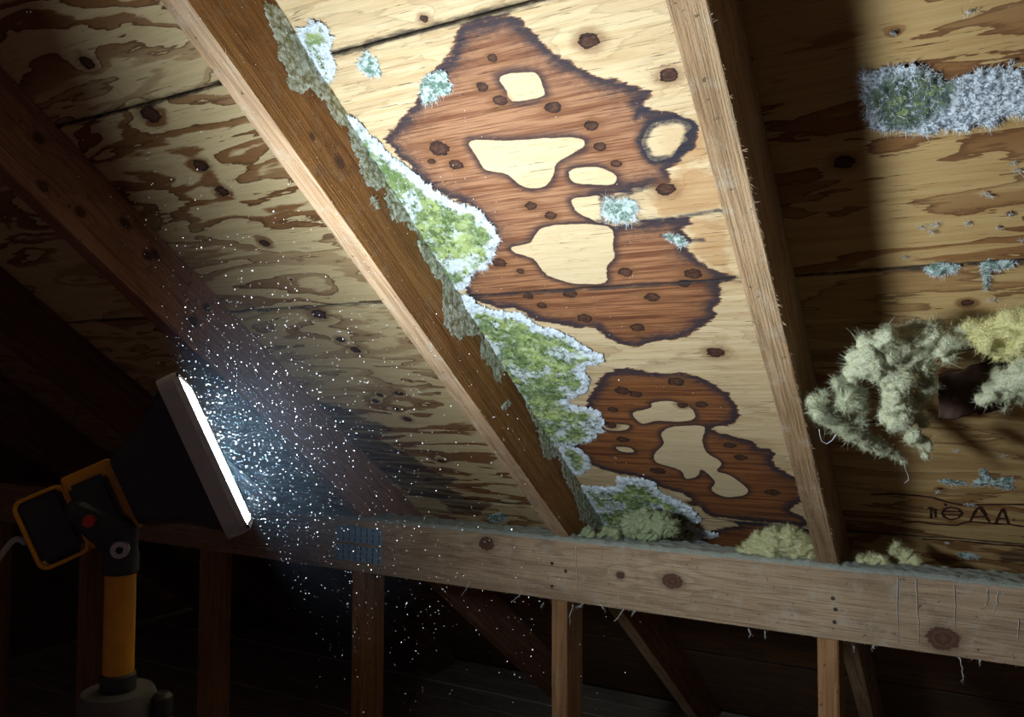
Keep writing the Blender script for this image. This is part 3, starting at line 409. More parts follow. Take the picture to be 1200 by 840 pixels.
# bay: x range, material, grid step near, rows
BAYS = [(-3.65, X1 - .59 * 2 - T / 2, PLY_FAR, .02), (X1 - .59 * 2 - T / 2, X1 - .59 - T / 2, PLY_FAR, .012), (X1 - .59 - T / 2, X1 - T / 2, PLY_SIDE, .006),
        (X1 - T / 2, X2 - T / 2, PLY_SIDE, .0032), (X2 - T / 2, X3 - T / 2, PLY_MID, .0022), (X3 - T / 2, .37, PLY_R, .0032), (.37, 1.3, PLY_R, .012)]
pid = 0
letters_parent = None
for bi, (xa, xb, mat, st) in enumerate(BAYS):
    for ri in range(len(SEAMS) - 1):
        pid += 1
        ya, yb = SEAMS[ri] + .002, SEAMS[ri + 1] - .002; x0, x1 = xa + .001, xb - .001
        q = st if 2 <= ri <= 3 or (ri == 1 and bi in (3, 4)) or (ri == 4 and bi in (4, 5)) else .012
        if ri == 1: q = max(q, .006)
        q = max(q, .0022)
        nx, ny = max(2, int((x1 - x0) / q)), max(2, int((yb - ya) / q))
        gx, gy = np.meshgrid(np.linspace(x0, x1, nx + 1), np.linspace(ya, yb, ny + 1)); pts = np.stack([gx.ravel(), gy.ravel()], 1)
        npt = len(pts); big = np.full(npt, 9.0)
        cup = .0007 * np.sin(pts[:, 0] * 9 + pid) * np.sin(pts[:, 1] * 7 + pid)
        z = np.full(npt, HT) + np.abs(cup)
        at = dict(panel_id=np.full(npt, float(pid)), slope_pos=pts[:, 1], joint=np.minimum(pts[:, 1] - ya, yb - pts[:, 1]))
        at['joint'] = at['joint'] + (0.0 if bi in (4,) and ri in (1, 2) else .001 + 0 * big)
        at['stain'] = -big; at['island'] = -big; at['tan_stain'] = -big; at['mould_line'] = big; at['wet'] = -big
        if bi == 4:
            at['stain'] = np.max([sdf(pts, round_poly(q_, 3)) for q_ in D['stain']], 0); at['island'] = np.max([sdf(pts, round_poly(q_)) for q_ in D['island']], 0)
            at['tan_stain'] = np.max([sdf(pts, q_) for q_ in D['tan']], 0)
            at['mould_line'] = np.min([dline(pts, q_) for q_ in D['line']] + [dline(pts, q_) - .003 for q_ in D['ring']], 0)
        if bi in (3, 5): at['wet'] = np.max([sdf(pts, q_) for q_ in D['wet']], 0)
        K = KN; kx = (pts[:, None, 0] - K[None, :, 0]) / 1.25; ky = pts[:, None, 1] - K[None, :, 1] if npt < 1 else None
        kd = big.copy(); kb = np.zeros(npt)
        for a, b, r in K:
            if x0 - .05 < a < x1 + .05 and ya - .05 < b < yb + .05:
                r = max(r * (1.0 if bi == 4 else .9), .003)
                dd = np.hypot((pts[:, 0] - a) / 1.3, (pts[:, 1] - b)) / r; kd = np.minimum(kd, dd); kb += .55 * np.exp(-(dd / 2.3) ** 2)
        at['knot'] = kd; at['knot_bump'] = kb
        V = np.column_stack([pts, z])
        idx = np.arange(npt).reshape(ny + 1, nx + 1)
        F = np.stack([idx[:-1, :-1], idx[1:, :-1], idx[1:, 1:], idx[:-1, 1:]], -1).reshape(-1, 4)
        ring = np.concatenate([idx[0, :-1], idx[:-1, -1], idx[-1, :0:-1], idx[:0:-1, 0]])
        top = V[ring].copy(); top[:, 2] = HT + .012; m = len(ring)
        V = np.concatenate([V, top]); tr = np.arange(m) + npt
        S = np.stack([ring, np.roll(ring, -1), np.roll(tr, -1), tr], -1)
        F = np.concatenate([F, S]);
        at = {a: np.concatenate([b, b[ring]]) for a, b in at.items()}
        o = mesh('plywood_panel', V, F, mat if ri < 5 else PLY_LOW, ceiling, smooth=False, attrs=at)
        if bi == 4 and ri == 3: letters_parent = o
box('roofing_felt', -3.65, 1.3, -.95, 3.16, HT + .0125, HT + .018, M_FELT, ceiling, 0)

# stamped lettering on the lower right panel: flat strokes of ink
def ribbon_strokes(name, lines, w, z, mat, parent):
    V = []; F = []
    for L in lines:
        P2 = []
        for a, b in zip(L[:-1], L[1:]):
            for t in np.linspace(0, 1, 5)[:-1]: P2.append((a[0] + (b[0] - a[0]) * t, a[1] + (b[1] - a[1]) * t))
        P2.append(L[-1]); base = len(V)
        for i, p in enumerate(P2):
            a, b = P2[max(i - 1, 0)], P2[min(i + 1, len(P2) - 1)]; t = Vector((b[0] - a[0], b[1] - a[1])).normalized(); nrm = Vector((-t.y, t.x))
            ww = w * (.6 + .7 * noise.noise(Vector((p[0] * 90, p[1] * 90, 3))) + .4)
            V += [(p[0] - nrm.x * ww, p[1] - nrm.y * ww, z), (p[0] + nrm.x * ww, p[1] + nrm.y * ww, z), (p[0] + nrm.x * ww, p[1] + nrm.y * ww, z + .0008), (p[0] - nrm.x * ww, p[1] - nrm.y * ww, z + .0008)]
        for i in range(len(P2) - 1):
            q = base + 4 * i
            for j in range(4): F.append((q + j, q + 4 + j, q + 4 + (j + 1) % 4, q + (j + 1) % 4))
        F += [(base, base + 1, base + 2, base + 3), (len(V) - 1, len(V) - 2, len(V) - 3, len(V) - 4)]
    return mesh(name, V, F, mat, parent)
ribbon_strokes('stamped_lettering', D['letters'], .0022, HT - .0006, M_INK, ceiling)

# ---------------------------------------------------------------- rafters
def hz(Y, Z): return (Y * CS - Z * SN, Y * SN + Z * CS)      # world (Y,Z rel. eye) -> (s,h)
def rafter(xr, mat, label, s0=-.95, s1=3.12, fuzz=0, edge=None):
    # birdsmouth seat cut over the top plate
    yb0 = (HB - ZT * CS) / SN
    seat_a = hz(yb0, ZT); seat_b = hz(YP + PD + .001, ZT)
    s_back = (YP + PD + .001 - HB * SN) / CS; heel = (s_back, HB)
    prof = [(s0, HB), (seat_a[0], HB), seat_b, heel, (s1, HB), (s1, HT - .0008), (s0, HT - .0008)]
    o = beam_profile('rafter', prof, xr - T, xr, mat, M=ROOF.copy(), label=label, cat='rafter')
    if edge:
        o.data.materials.append(edge)
        for p_ in o.data.polygons:
            if p_.normal.z < -.9 and p_.center.z < HB + .01: p_.material_index = 1
    if fuzz:
        n = fuzz; s = RNG.uniform(0, 1.75, n); which = RNG.random(n) < .5
        B = np.column_stack([np.where(which, xr, xr - T), s, np.full(n, HB + .0008)])
        Dr = np.column_stack([np.where(which, 1, -1) * RNG.uniform(.3, 1, n), RNG.normal(0, .5, n), -RNG.uniform(.1, .9, n)])
        spikes('splinters', B, Dr, RNG.gamma(2, .0016, n), np.full(n, .00022), M_SPL, o, kind='stuff')
    return o
R3o = rafter(X3, M_R3, 'pale-edged rafter on the right with the insulation torn off beside it', fuzz=900)
R2o = rafter(X2, M_R2, 'brown rafter with grey mould crust, between lamp-lit stain and banded plywood', fuzz=900, edge=M_EDGE)
R1o = rafter(X1, M_R1, 'reddish knotty rafter running down to the blue-grey nail plate', fuzz=300)
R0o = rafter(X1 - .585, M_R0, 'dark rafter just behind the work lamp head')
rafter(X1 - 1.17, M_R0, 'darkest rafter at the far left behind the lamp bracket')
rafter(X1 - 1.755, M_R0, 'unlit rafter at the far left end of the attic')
rafter(.39 + T, M_R3, 'rafter on the far right holding the torn insulation', fuzz=0)

# ---------------------------------------------------------------- top plate, studs, floor
yo = lambda q: Vector(q) + O3
plate = box('top_plate', -3.7, 1.3, YP, YP + PD, EYE + ZT - PH, EYE + ZT, M_PLATE, label='long horizontal pale timber under the rafter ends', cat='beam')
# mesh is in world coordinates: shift the grain lookup by keeping the object at the origin
for me_v in plate.data.vertices: me_v.co.z -= EYE
plate.location.z = EYE
# dust lying on the plate
n = 9000
B = np.column_stack([RNG.uniform(-2.2, .45, n), YP + RNG.uniform(-.002, PD, n) ** 1.0, np.full(n, ZT)])
B[:, 1] = YP - .001 + (PD) * RNG.random(n) ** 1.4
dust = []
nx, ny = 700, 14
gx, gy = np.meshgrid(np.linspace(-2.3, .9, nx), np.linspace(YP - .0015, YP + PD, ny))
hgt = np.array([noise.fractal(Vector((a * 60, b * 60, 0)), .9, 2.1, 4) for a, b in zip(gx.ravel(), gy.ravel())])
edge = np.minimum((gy.ravel() - YP + .0015) / .004, 1)
zz = ZT + .0005 + edge * (.0035 + .0050 * np.clip(hgt + .35, 0, 1.5))
zz[:nx] = ZT - .0012 - .003 * np.clip(hgt[:nx], 0, 1)
idx = np.arange(nx * ny).reshape(ny, nx)
F = np.stack([idx[:-1, :-1], idx[:-1, 1:], idx[1:, 1:], idx[1:, :-1]], -1).reshape(-1, 4)
mesh('dust_layer', np.column_stack([gx.ravel(), gy.ravel(), zz]), F, M_DUST, plate, smooth=True, kind='stuff')
spikes('dust_fibres', B + [0, 0, .003], np.column_stack([RNG.normal(0, 1, n), RNG.normal(-.3, 1, n), RNG.uniform(.2, 1.2, n)]), RNG.gamma(2, .0018, n), np.full(n, .00022), M_DUST, plate, kind='stuff')
n = 260
B = np.column_stack([RNG.uniform(-1.6, .3, n), np.full(n, YP + .001), np.full(n, ZT - PH + .001)])
spikes('splinters', B, np.column_stack([RNG.normal(0, .6, n), -RNG.random(n) * .5, -RNG.random(n)]), RNG.gamma(1.5, .003, n), np.full(n, .00025), M_SPL, plate, kind='stuff')
for a, b in D['nails']:
    bm = bmesh.new(); bmesh.ops.create_cone(bm, cap_ends=True, segments=12, radius1=.0042, radius2=.0036, depth=.0016)
    for v in bm.verts: v.co = Vector((v.co.x + a, -v.co.z + YP - .0004, v.co.y + b))
    bm_obj('nail_head', bm, M_NAIL, plate)

for x, lb in ((X3, 'upright stud under the right-hand rafter, at the right of the photo'), (X2, 'upright stud below the mould-crusted rafter, in the middle'),
              (X1, 'wide-looking upright stud just right of the nail plate'), (X1 - .585, 'dim stud right of the yellow lamp pole'), (X1 - 1.17, 'barely lit stud directly behind the lamp pole'), (X1 - 1.755, 'unlit stud at the far left')):
    o = box('stud', -T, 0, 0, .089, 0, EYE + ZT - PH - .0005, M_STUD, label=lb, cat='stud'); o.location = (x, YP, 0)
    n = 120; e = RNG.random(n) < .5
    spikes('splinters', np.column_stack([np.where(e, -T, 0.), np.full(n, .001), RNG.uniform(.3, EYE + ZT - PH, n)]), np.column_stack([np.where(e, -1., 1.), -RNG.random(n), RNG.normal(0, .6, n)]), RNG.gamma(2, .001, n), np.full(n, .0002), M_SPL, o, kind='stuff')

wl = empty('wall_left', (0, 0, 0), kind='structure', label='dark boarded gable wall at the far left end')
y = -1.0
while y < 3.1:
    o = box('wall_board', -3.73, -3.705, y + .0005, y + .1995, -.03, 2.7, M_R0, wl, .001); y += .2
floor = empty('floor', (0, 0, 0), kind='structure', label='dusty attic floor boards')
y = -1.0; k = 0
while y < 3.03:
    w = .14
    o = box('floor_board', -3.72, 1.3, y + .003, min(y + w, 3.05) - .003, -.02, 0 - .001 * (k % 3), M_FLOOR, floor, .001); y += w; k += 1

box('leak_blocker_1', -3.7, 1.3, 3.055, 3.075, -.06, .05, M_FELT, None, 0, kind='structure', label='added dark strip stopping stray light behind the eave end of the floor')  # added outside the eave so no background light shows through the gap
# eave board closing the wedge between floor and sheathing is the floor edge itself

# ---------------------------------------------------------------- mould growths
def rim_grid(polys, q, pad=.004):
    allp = np.concatenate([np.asarray(x) for x in polys]); lo = allp.min(0) - pad; hi = allp.max(0) + pad
    nx, ny = int((hi[0] - lo[0]) / q) + 2, int((hi[1] - lo[1]) / q) + 2
    gx, gy = np.meshgrid(lo[0] + np.arange(nx) * q, lo[1] + np.arange(ny) * q); pts = np.stack([gx.ravel(), gy.ravel()], 1)
    d = np.max([sdf(pts, round_poly(x, 3)) for x in polys], 0)
    return pts, d, nx, ny
def mould(name, poly, kind, mat, label, frame='roof', thick=.006, q=.0022, hair=0, hairmat=None, clipx=None, core=None, rag=.006, group=None, hl=.0035, cat='mould', rs=1.0):
    pts, d, nx, ny = rim_grid([poly], q)
    seed = len(poly) * 3.1
    w = np.array([noise.fractal(Vector((a * 70, b * 70, seed)), .8, 2.0, 4) for a, b in pts])
    w2 = np.array([noise.fractal(Vector((a * 230, b * 230, seed)), .7, 2.0, 2) for a, b in pts])
    de = d + rag * w
    ok = de > 0
    if clipx is not None: ok &= clipx(pts)
    hgt = np.clip(np.minimum(de / .010, 1.0), 0, 1) ** .5 * thick * (.55 + .55 * np.clip(w + .3, 0, 1.3)) + .0012 * np.clip(w2, -.4, 1) + .0003
    hgt = np.maximum(hgt, .0003)
    g = np.zeros(len(pts))
    if core:
        for a, b, r in core: g = np.maximum(g, np.exp(-(np.hypot((pts[:, 0] - a), (pts[:, 1] - b)) / r) ** 2))
    idx = np.arange(nx * ny).reshape(ny, nx)
    F = np.stack([idx[:-1, :-1], idx[1:, :-1], idx[1:, 1:], idx[:-1, 1:]], -1).reshape(-1, 4)
    F = F[ok[F].all(1)]
    used = np.unique(F); re = np.full(nx * ny, -1); re[used] = np.arange(len(used)); F = re[F]
    if frame == 'roof': V = np.column_stack([pts, HT + .0002 - hgt]); nn = np.array([0, 0, -1.])
    else: V = np.column_stack([X2 - .0002 + hgt, pts]); nn = np.array([1., 0, 0])
    o = mesh(name, V[used], F, mat, None, ROOF.copy(), True, attrs=dict(rim=de[used] * rs, core=g[used]), label=label, cat=cat, group=group)
    if hair:
        c = used[RNG.integers(0, len(used), hair * 3)]
        edge = np.exp(-np.maximum(de[c], 0) / .006); c = c[RNG.random(len(c)) < .10 + .90 * edge][:hair]
        gx_ = (np.roll(d, -1) - np.roll(d, 1))[c] / (2 * q); gy_ = (np.roll(d, -nx) - np.roll(d, nx))[c] / (2 * q)
        ed = np.exp(-np.maximum(de[c], 0) / .008)[:, None]
        out2 = -np.column_stack([gx_, gy_]) * ed * 1.3 + RNG.normal(0, .5, (len(c), 2))
        if frame == 'roof': dr = np.column_stack([out2, -RNG.uniform(.2, 1.0, len(c))])
        else: dr = np.column_stack([RNG.uniform(.2, 1, len(c)), out2])
        spikes('mould_fuzz', V[c], dr, RNG.gamma(3, hl / 3, len(c)), np.full(len(c), .0002), hairmat or M_FUZZ, o, kind='stuff')
    return o
MB, MG, MT, MC = mould_mat('mould_green', 'bright'), mould_mat('mould_grey_green', 'grey'), mould_mat('mould_teal', 'teal'), mould_mat('mould_crust', 'crust')
cl = lambda p: p[:, 0] > X2 + .0006
m = D['mold']
mould('mould_patch', m['A'], 0, MB, 'long green mould strip with white rim beside the brown rafter, above the joint', thick=.008, hair=5200, clipx=cl)
mould('mould_patch', m['B'], 0, MB, 'broad lobed green mould with white rim, middle of the mould-crusted rafter', rs=.85, thick=.009, hair=5200, clipx=cl)
mould('mould_patch', m['C'], 0, MB, 'small white-blue mould tuft between the two large green growths near the plate', thick=.005, hair=500, clipx=cl)
mould('mould_patch', m['D'], 0, MB, 'white and green mould spreading just above the top plate', rs=.6, thick=.008, hair=3600, clipx=cl)
mould('mould_patch', m['E'], 0, MB, 'green and white mould cluster at the top edge across the black joint', thick=.005, hair=1400, clipx=cl)
mould('mould_patch', m['F'], 0, MT, 'small pale teal mould spot alone on clean plywood near the top', thick=.003, hair=500)
mould('mould_patch', m['G'], 0, MT, 'round teal mould tuft on the upper left edge of the brown stain', thick=.004, hair=700)
hc = [(c[0], c[1], c[2] * 1.5) for c in D['hcore'][:4]]
mould('mould_patch', m['H'], 0, MG, 'furry white and dark green mould band on the right-hand plywood', thick=.008, hair=3800, core=hc, hl=.0045)
mould('mould_patch', m['I'], 0, MT, 'small teal mould tuft on the right joint, left of two', thick=.006, hair=500, rag=.003)
mould('mould_patch', m['J'], 0, MT, 'teal mould tuft on the right joint with a drip below', thick=.006, hair=600, rag=.003)
mould('mould_patch', m['K'], 0, MT, 'square feathery teal mould inside the dark outline of the stain', thick=.003, hair=1200, rag=.006, hl=.005)
mould('mould_patch', m['L'], 0, MT, 'small white flake of mould right of the pale island, above the joint', thick=.004, hair=400, rag=.004)
mould('mould_patch', m['M'], 0, MT, 'thin white mould streak below the torn insulation, left part', thick=.003, hair=250, rag=.003)
mould('mould_patch', m['N'], 0, MT, 'white branching mould streak at the right edge below the insulation', thick=.004, hair=400, rag=.004)
mould('mould_patch', m['O'], 0, MT, 'pale mould smear beneath the stamped lettering', thick=.002, hair=150, rag=.003)
mould('mould_patch', m['P'], 0, MT, 'small blue-white mould spot above the plate on the banded plywood', thick=.003, hair=150, rag=.003)
for L, lb in zip(D['side'], ('long grey-green crust on the upper face of the brown rafter', 'grey crust lobes on the lower face of the brown rafter', 'tiny grey crust spot standing apart on the brown rafter', 'small round grey crust spot low on the brown rafter')):
    mould('mould_crust', L, 0, MC, lb, 'side', .0013, .0022, hair=1200 if len(L) > 8 else 60, hairmat=M_FUZZG, clipx=lambda p: p[:, 1] < HT - .001, rag=.007, hl=.0022)

# ---------------------------------------------------------------- insulation wool
def wool(name, blobs, mat, label, fibres=2500, vox=.003, disp=.008, fl=.006, cat='insulation', cut=None, tails=(), ff=34):
    bm = bmesh.new()
    for x, y, z, r in blobs:
        bmesh.ops.create_icosphere(bm, subdivisions=2, radius=r * 1.07, matrix=Matrix.Translation((x, y, z)) @ Matrix.Rotation(random.random() * 3, 4, 'Z') @ Matrix.Diagonal((1, .8, 1, 1)))
    for a, b in tails: pass
    me = bpy.data.meshes.new(name); bm.to_mesh(me); bm.free()
    tmp = bpy.data.objects.new(name, me); col.objects.link(tmp)
    md = tmp.modifiers.new('r', 'REMESH'); md.mode = 'VOXEL'; md.voxel_size = vox; md.use_smooth_shade = True
    sm = tmp.modifiers.new('s', 'SMOOTH'); sm.iterations = 8; sm.factor = .5
    dg = bpy.context.evaluated_depsgraph_get(); me2 = bpy.data.meshes.new_from_object(tmp.evaluated_get(dg))
    bpy.data.objects.remove(tmp); bpy.data.meshes.remove(me)
    nv = len(me2.vertices); co = np.empty(nv * 3); nr = np.empty(nv * 3)
    me2.vertices.foreach_get('co', co); me2.vertices.foreach_get('normal', nr); co = co.reshape(-1, 3); nr = nr.reshape(-1, 3)
    dv = np.array([.7 * noise.fractal(Vector(c * ff), .9, 2.1, 2) + .16 * noise.fractal(Vector(c * ff * 7), .6, 2.0, 2) - 1.5 * max(0., .22 - abs(noise.noise(Vector((c[0] * ff * .7, c[1] * ff * .7, c[2] * ff * 1.1 + 9))))) * 3 for c in co])
    co = co + nr * (dv * disp)[:, None]
    me2.vertices.foreach_set('co', co.ravel()); me2.update(); me2.materials.clear(); me2.materials.append(mat)
    me2.name = name
    o = bpy.data.objects.new(name, me2); col.objects.link(o); o.location.z = EYE; tag(o, label, cat)
    fibres = int(fibres * .6); c = RNG.integers(0, nv, fibres)
    spikes('loose_fibres', co[c], nr[c] + RNG.normal(0, .6, (fibres, 3)), RNG.gamma(2, fl / 2.4, fibres), np.full(fibres, .0002), mat, o, kind='stuff')
    return o
flA = wool('insulation_flap', D['flapA'], M_WOOLG, 'large grey-yellow drape of torn wool insulation with a hanging lobe', 26000, disp=.0075)
flB = wool('insulation_flap', D['flapB'], M_WOOLG, 'pointed grey tongue of insulation reaching toward the right-hand rafter', 40000, .0026, .006)
flC = wool('insulation_flap', D['flapC'], M_WOOL, 'bright yellow roll of insulation at the right edge, uppermost', 20000, disp=.009)
flD = wool('insulation_flap', D['flapD'], M_WOOLG, 'ragged hanging insulation end at the right edge, below the yellow roll', 12000, .0026, .007)
wool('insulation_clump', D['clumpA'], M_WOOLY, 'yellow insulation clump on the plate left of the right-hand rafter', 52000, .0023, .007, .005, ff=60)
wool('insulation_clump', D['clumpB'], M_WOOLV, 'green-grey clump lying on the plate under the white mould', 11700, .0023, .007, .004, ff=60)
wool('insulation_clump', D['clumpC'], M_WOOLV, 'row of small grey-green lumps on the plate at the foot of the mouldy rafter', 5200, .0023, .007, .004, ff=60)
wool('insulation_clump', D['clumpD'], M_WOOLY, 'low yellow wisp of insulation on the plate right of the right-hand rafter', 5200, .0023, .007, .005, ff=60)
wool('insulation_clump', D['clumpE'], M_WOOLY, 'small upright insulation tuft behind the plate, half in shadow', 5200, .0023, .007, .006, ff=60)
# sagging brown facing behind the torn wool, coloured dark for the shaded hollow
pp = [Vector(a[:3]) for a in D['paper']]
nxp, nyp = 40, 20; V = []
for j in range(nyp):
    for i in range(nxp):
        u, v = i / (nxp - 1), j / (nyp - 1)
        p = (pp[0] * (1 - u) + pp[1] * u) * (1 - v) + (pp[3] * (1 - u) + pp[2] * u) * v
        p = p + Vector((0, -.5, -.8)) * (.006 * noise.noise(p * 40) + .003 * noise.noise(p * 160)); V.append(p)
idx = np.arange(nxp * nyp).reshape(nyp, nxp); F = [tuple(int(t) for t in f) for f in np.stack([idx[:-1, :-1], idx[1:, :-1], idx[1:, 1:], idx[:-1, 1:]], -1).reshape(-1, 4)]
o = mesh('shaded_backing', V, F, M_PAPER, None, None, True, label='sagging brown facing sheet darkened for the shaded hollow behind the torn insulation', cat='paper'); o.location.z = EYE
sl_ = o.modifiers.new('t', 'SOLIDIFY'); sl_.thickness = .002

# lint flecks stuck to the golden plywood
fl = np.array(D['flecks']); n = 1500; c = RNG.integers(0, len(fl), n); sg = fl[c, 2] * .45
B = np.column_stack([fl[c, 0] + RNG.normal(0, 1, n) * sg, fl[c, 1] + RNG.normal(0, .6, n) * sg, HT - .0005 - RNG.random(n) * .003])
spikes('lint_flecks', B, RNG.normal(0, 1, (n, 3)) - [0, 0, .3], RNG.gamma(2, .0013, n), np.full(n, .0003), M_WEB, None, ROOF.copy(), kind='stuff', label='scattered white lint flecks on the golden right-hand plywood', cat='lint')
# ---------------------------------------------------------------- nail plate on the beam
NPT = [Vector((a, YP, b)) for a, b in D['nailplate']]
xl, xr = NPT[0].x, NPT[1].x; zt, zb = min(NPT[0].z, NPT[1].z) + .001, max(NPT[3].z, NPT[2].z)
npl = empty('nail_plate', (xl, YP, EYE + zb), label='blue-grey toothed steel nail plate on the beam in two strips', cat='nail plate')
w_, h_ = xr - xl, zt - zb
for q in (0, 1):
    za = 0 if q == 0 else h_ * .54; zc = h_ * .46 if q == 0 else h_
    box('strip', 0, w_, -.0014, 0, za, zc, M_GALV, npl, .0004)
def addbox(V, F, x0, x1, y0, y1, z0, z1):
    b = len(V); V += [(x0, y0, z0), (x1, y0, z0), (x1, y1, z0), (x0, y1, z0), (x0, y0, z1), (x1, y0, z1), (x1, y1, z1), (x0, y1, z1)]
    F += [tuple(b + t for t in f) for f in ((0, 3, 2, 1), (4, 5, 6, 7), (0, 1, 5, 4), (1, 2, 6, 5), (2, 3, 7, 6), (3, 0, 4, 7))]
for q, st_ in zip((0, 1), [c for c in npl.children]):
    za = 0 if q == 0 else h_ * .54; zc = h_ * .46 if q == 0 else h_
    V = []; F = []; V2 = []; F2 = []
    for i in range(8):
        for j in range(3):
            x = w_ * (i + .5) / 8; z = za + (zc - za) * (j + .5) / 3
            addbox(V, F, x - .002, x + .002, -.0017, -.0013, z - .005, z + .005)
            addbox(V2, F2, x - .0008, x + .0008, -.0030, -.0012, z - .0045, z + .002)
    mesh('tooth_slots', V, F, M_HOLE, st_, kind='stuff'); mesh('teeth', V2, F2, M_STEEL, st_, kind='stuff')

# ---------------------------------------------------------------- cobwebs and drips
def web(L, label, r=.0008, yo=-.002, group=None, sway=.002):
    pts = []
    for a, b in zip(L[:-1], L[1:]):
        for t in np.linspace(0, 1, 7)[:-1]:
            x = a[0] + (b[0] - a[0]) * t; z = a[1] + (b[1] - a[1]) * t; pts.append((x + sway * noise.noise(Vector((x * 99, z * 140, 1))), YP + yo - .002 * abs(noise.noise(Vector((x * 50, z * 99, 5)))), z))
    pts.append((L[-1][0], YP + yo, L[-1][1]))
    top = Vector(pts[0]); pts = [tuple(Vector(p) - top) for p in pts]
    o = tube('cobweb_strand', pts, r, M_WEB, None, 5, taper=True, label=label, cat='cobweb', group=group); o.location = top + O3
    n = 40; c = RNG.integers(0, len(pts), n); pa = np.array(pts)[c] + RNG.normal(0, .0012, (n, 3)) * [1, .3, 2]
    spikes('lint', pa, RNG.normal(0, 1, (n, 3)), RNG.gamma(2, .0012, n), np.full(n, .00025), M_WEB, o, kind='stuff')
for L, lb in zip(D['webs'], ('white drip streak on the beam above the middle stud', 'straight white cobweb drip on the beam, left of the round knot', 'thicker white cobweb drip touching above the round knot', 'short cobweb wisp right of the round knot', 'hooked cobweb on the beam near the right edge, left of two', 'hooked cobweb on the beam near the right edge, right of two', 'faint cobweb drip at the extreme right of the beam')):
    web(L, lb, .0007)
hl_ = ['thread hanging under the beam right of the nail plate', 'curled thread under the beam left of the middle stud', 'short thread touching the middle stud top', 'long thread hanging right of the middle stud', 'slanted wisp right of the middle stud', 'tiny thread second right of the middle stud', 'forked-looking thread under the knotty part of the beam', 'short bent thread just right of the knotty part', 'hanging thread left of the right-hand stud, first', 'hanging thread left of the right-hand stud, second', 'long thread hanging at the right under the round knot', 'short thread at the far right below the beam', 'short thread right beside the right-hand stud', 'stubby thread between the right-hand stud and the round knot']
for L, lb in zip(D['hang'], hl_): web(L, lb, .0009, .0005, None, .004)
# curled fibres dangling from the insulation tongue
for L, lb in zip(D['curl'], ('fine fibre loop hanging below the grey insulation tongue', 'fine crooked fibre hanging from the tip of the insulation tongue')):
    top = Vector(L[0]); pts = [tuple(Vector(q) - top) for q in L]
    o = tube('hanging_fibre', pts, .0007, M_WEB, None, 5, label=lb, cat='fibre'); o.location = top + O3

# ---------------------------------------------------------------- work lamp
LM = D['lamp']; LC = Vector(LM['L']); Nv = Vector(LM['N']).normalized(); Uv = Vector(LM['U']); Uv = (Uv - Nv * Uv.dot(Nv)).normalized(); Wv = Nv.cross(Uv)
polex = Vector(LM['pole'])
lamp = empty('work_lamp', (polex.x, polex.y, 0), label='yellow and black work lamp on a pole with its bright panel facing the rafters', cat='lamp')
base0 = Vector((polex.x, polex.y, -EYE))
def LF(o): return Matrix.Translation(LC + O3 - Vector((polex.x, polex.y, 0))) @ Matrix(((Uv.x, Wv.x, Nv.x, 0), (Uv.y, Wv.y, Nv.y, 0), (Uv.z, Wv.z, Nv.z, 0), (0, 0, 0, 1)))
HM = LF(None)      # local axes: x along panel length, y panel width, z light direction
def rrect(a, b, r, n=6):
    out = []
    for cx, cy_, s in ((a - r, b - r, 0), (-a + r, b - r, 1), (-a + r, -b + r, 2), (a - r, -b + r, 3)):
        for i in range(n + 1): q = math.pi / 2 * (s + i / n); out.append((cx + r * math.cos(q), cy_ + r * math.sin(q)))
    return out
def loft(name, secs, mat, M, cap0=True, cap1=True, parent=lamp, smooth=False, **k):
    V = []; F = []; n = len(secs[0][0])
    for sec, z in secs: V += [(x, y, z) for x, y in sec]
    for i in range(len(secs) - 1):
        for j in range(n): F.append((i * n + j, i * n + (j + 1) % n, (i + 1) * n + (j + 1) % n, (i + 1) * n + j))
    if cap0: F.append(tuple(range(n))[::-1])
    if cap1: F.append(tuple((len(secs) - 1) * n + j for j in range(n)))
    bm = bmesh.new(); bv = [bm.verts.new(v) for v in V]
    for f in F: bm.faces.new([bv[i] for i in f])
    return bm_obj(name, bm, mat, parent, smooth, M, **k)
HL, HW = .083, .066
head = loft('bezel', [(rrect(HL, HW, .014), -.019), (rrect(HL + .001, HW + .001, .014), -.004), (rrect(HL, HW, .013), .0015), (rrect(HL - .0055, HW - .0055, .009), .0015), (rrect(HL - .0065, HW - .0065, .009), -.0005), (rrect(HL - .0066, HW - .0066, .009), -.003)], M_GREY, HM, True, True)
lens = loft('lens', [(rrect(HL - .0085, HW - .0085, .008), -.0028), (rrect(HL - .0085, HW - .0085, .008), -.0002)], M_LENS, None, parent=head)
for sx in (-1, 1):
    for s2 in (-1, 1):
        bm = bmesh.new(); bmesh.ops.create_cone(bm, cap_ends=True, segments=12, radius1=.0022, radius2=.002, depth=.002)
        bmesh.ops.translate(bm, verts=bm.verts, vec=(sx * (HL - .0035), s2 * (HW - .0035), .0016)); bm_obj('screw', bm, M_HOLE, head)
loft('housing', [(rrect(.034, .030, .010), -.088), (rrect(.040, .036, .012), -.080), (rrect(.052, .045, .012), -.050), (rrect(.070, .058, .013), -.027), (rrect(.076, .061, .013), -.0195)], M_BLACK, HM)
for i in range(7):      # cooling fins along the housing
    x = -.048 + i * .016; zb_ = -.060 if abs(x) < .04 else -.045
    box('cooling_fin', x - .0012, x + .0012, -.046, .046, zb_ + .012, -.024, M_BLACK, lamp, .0004, HM)
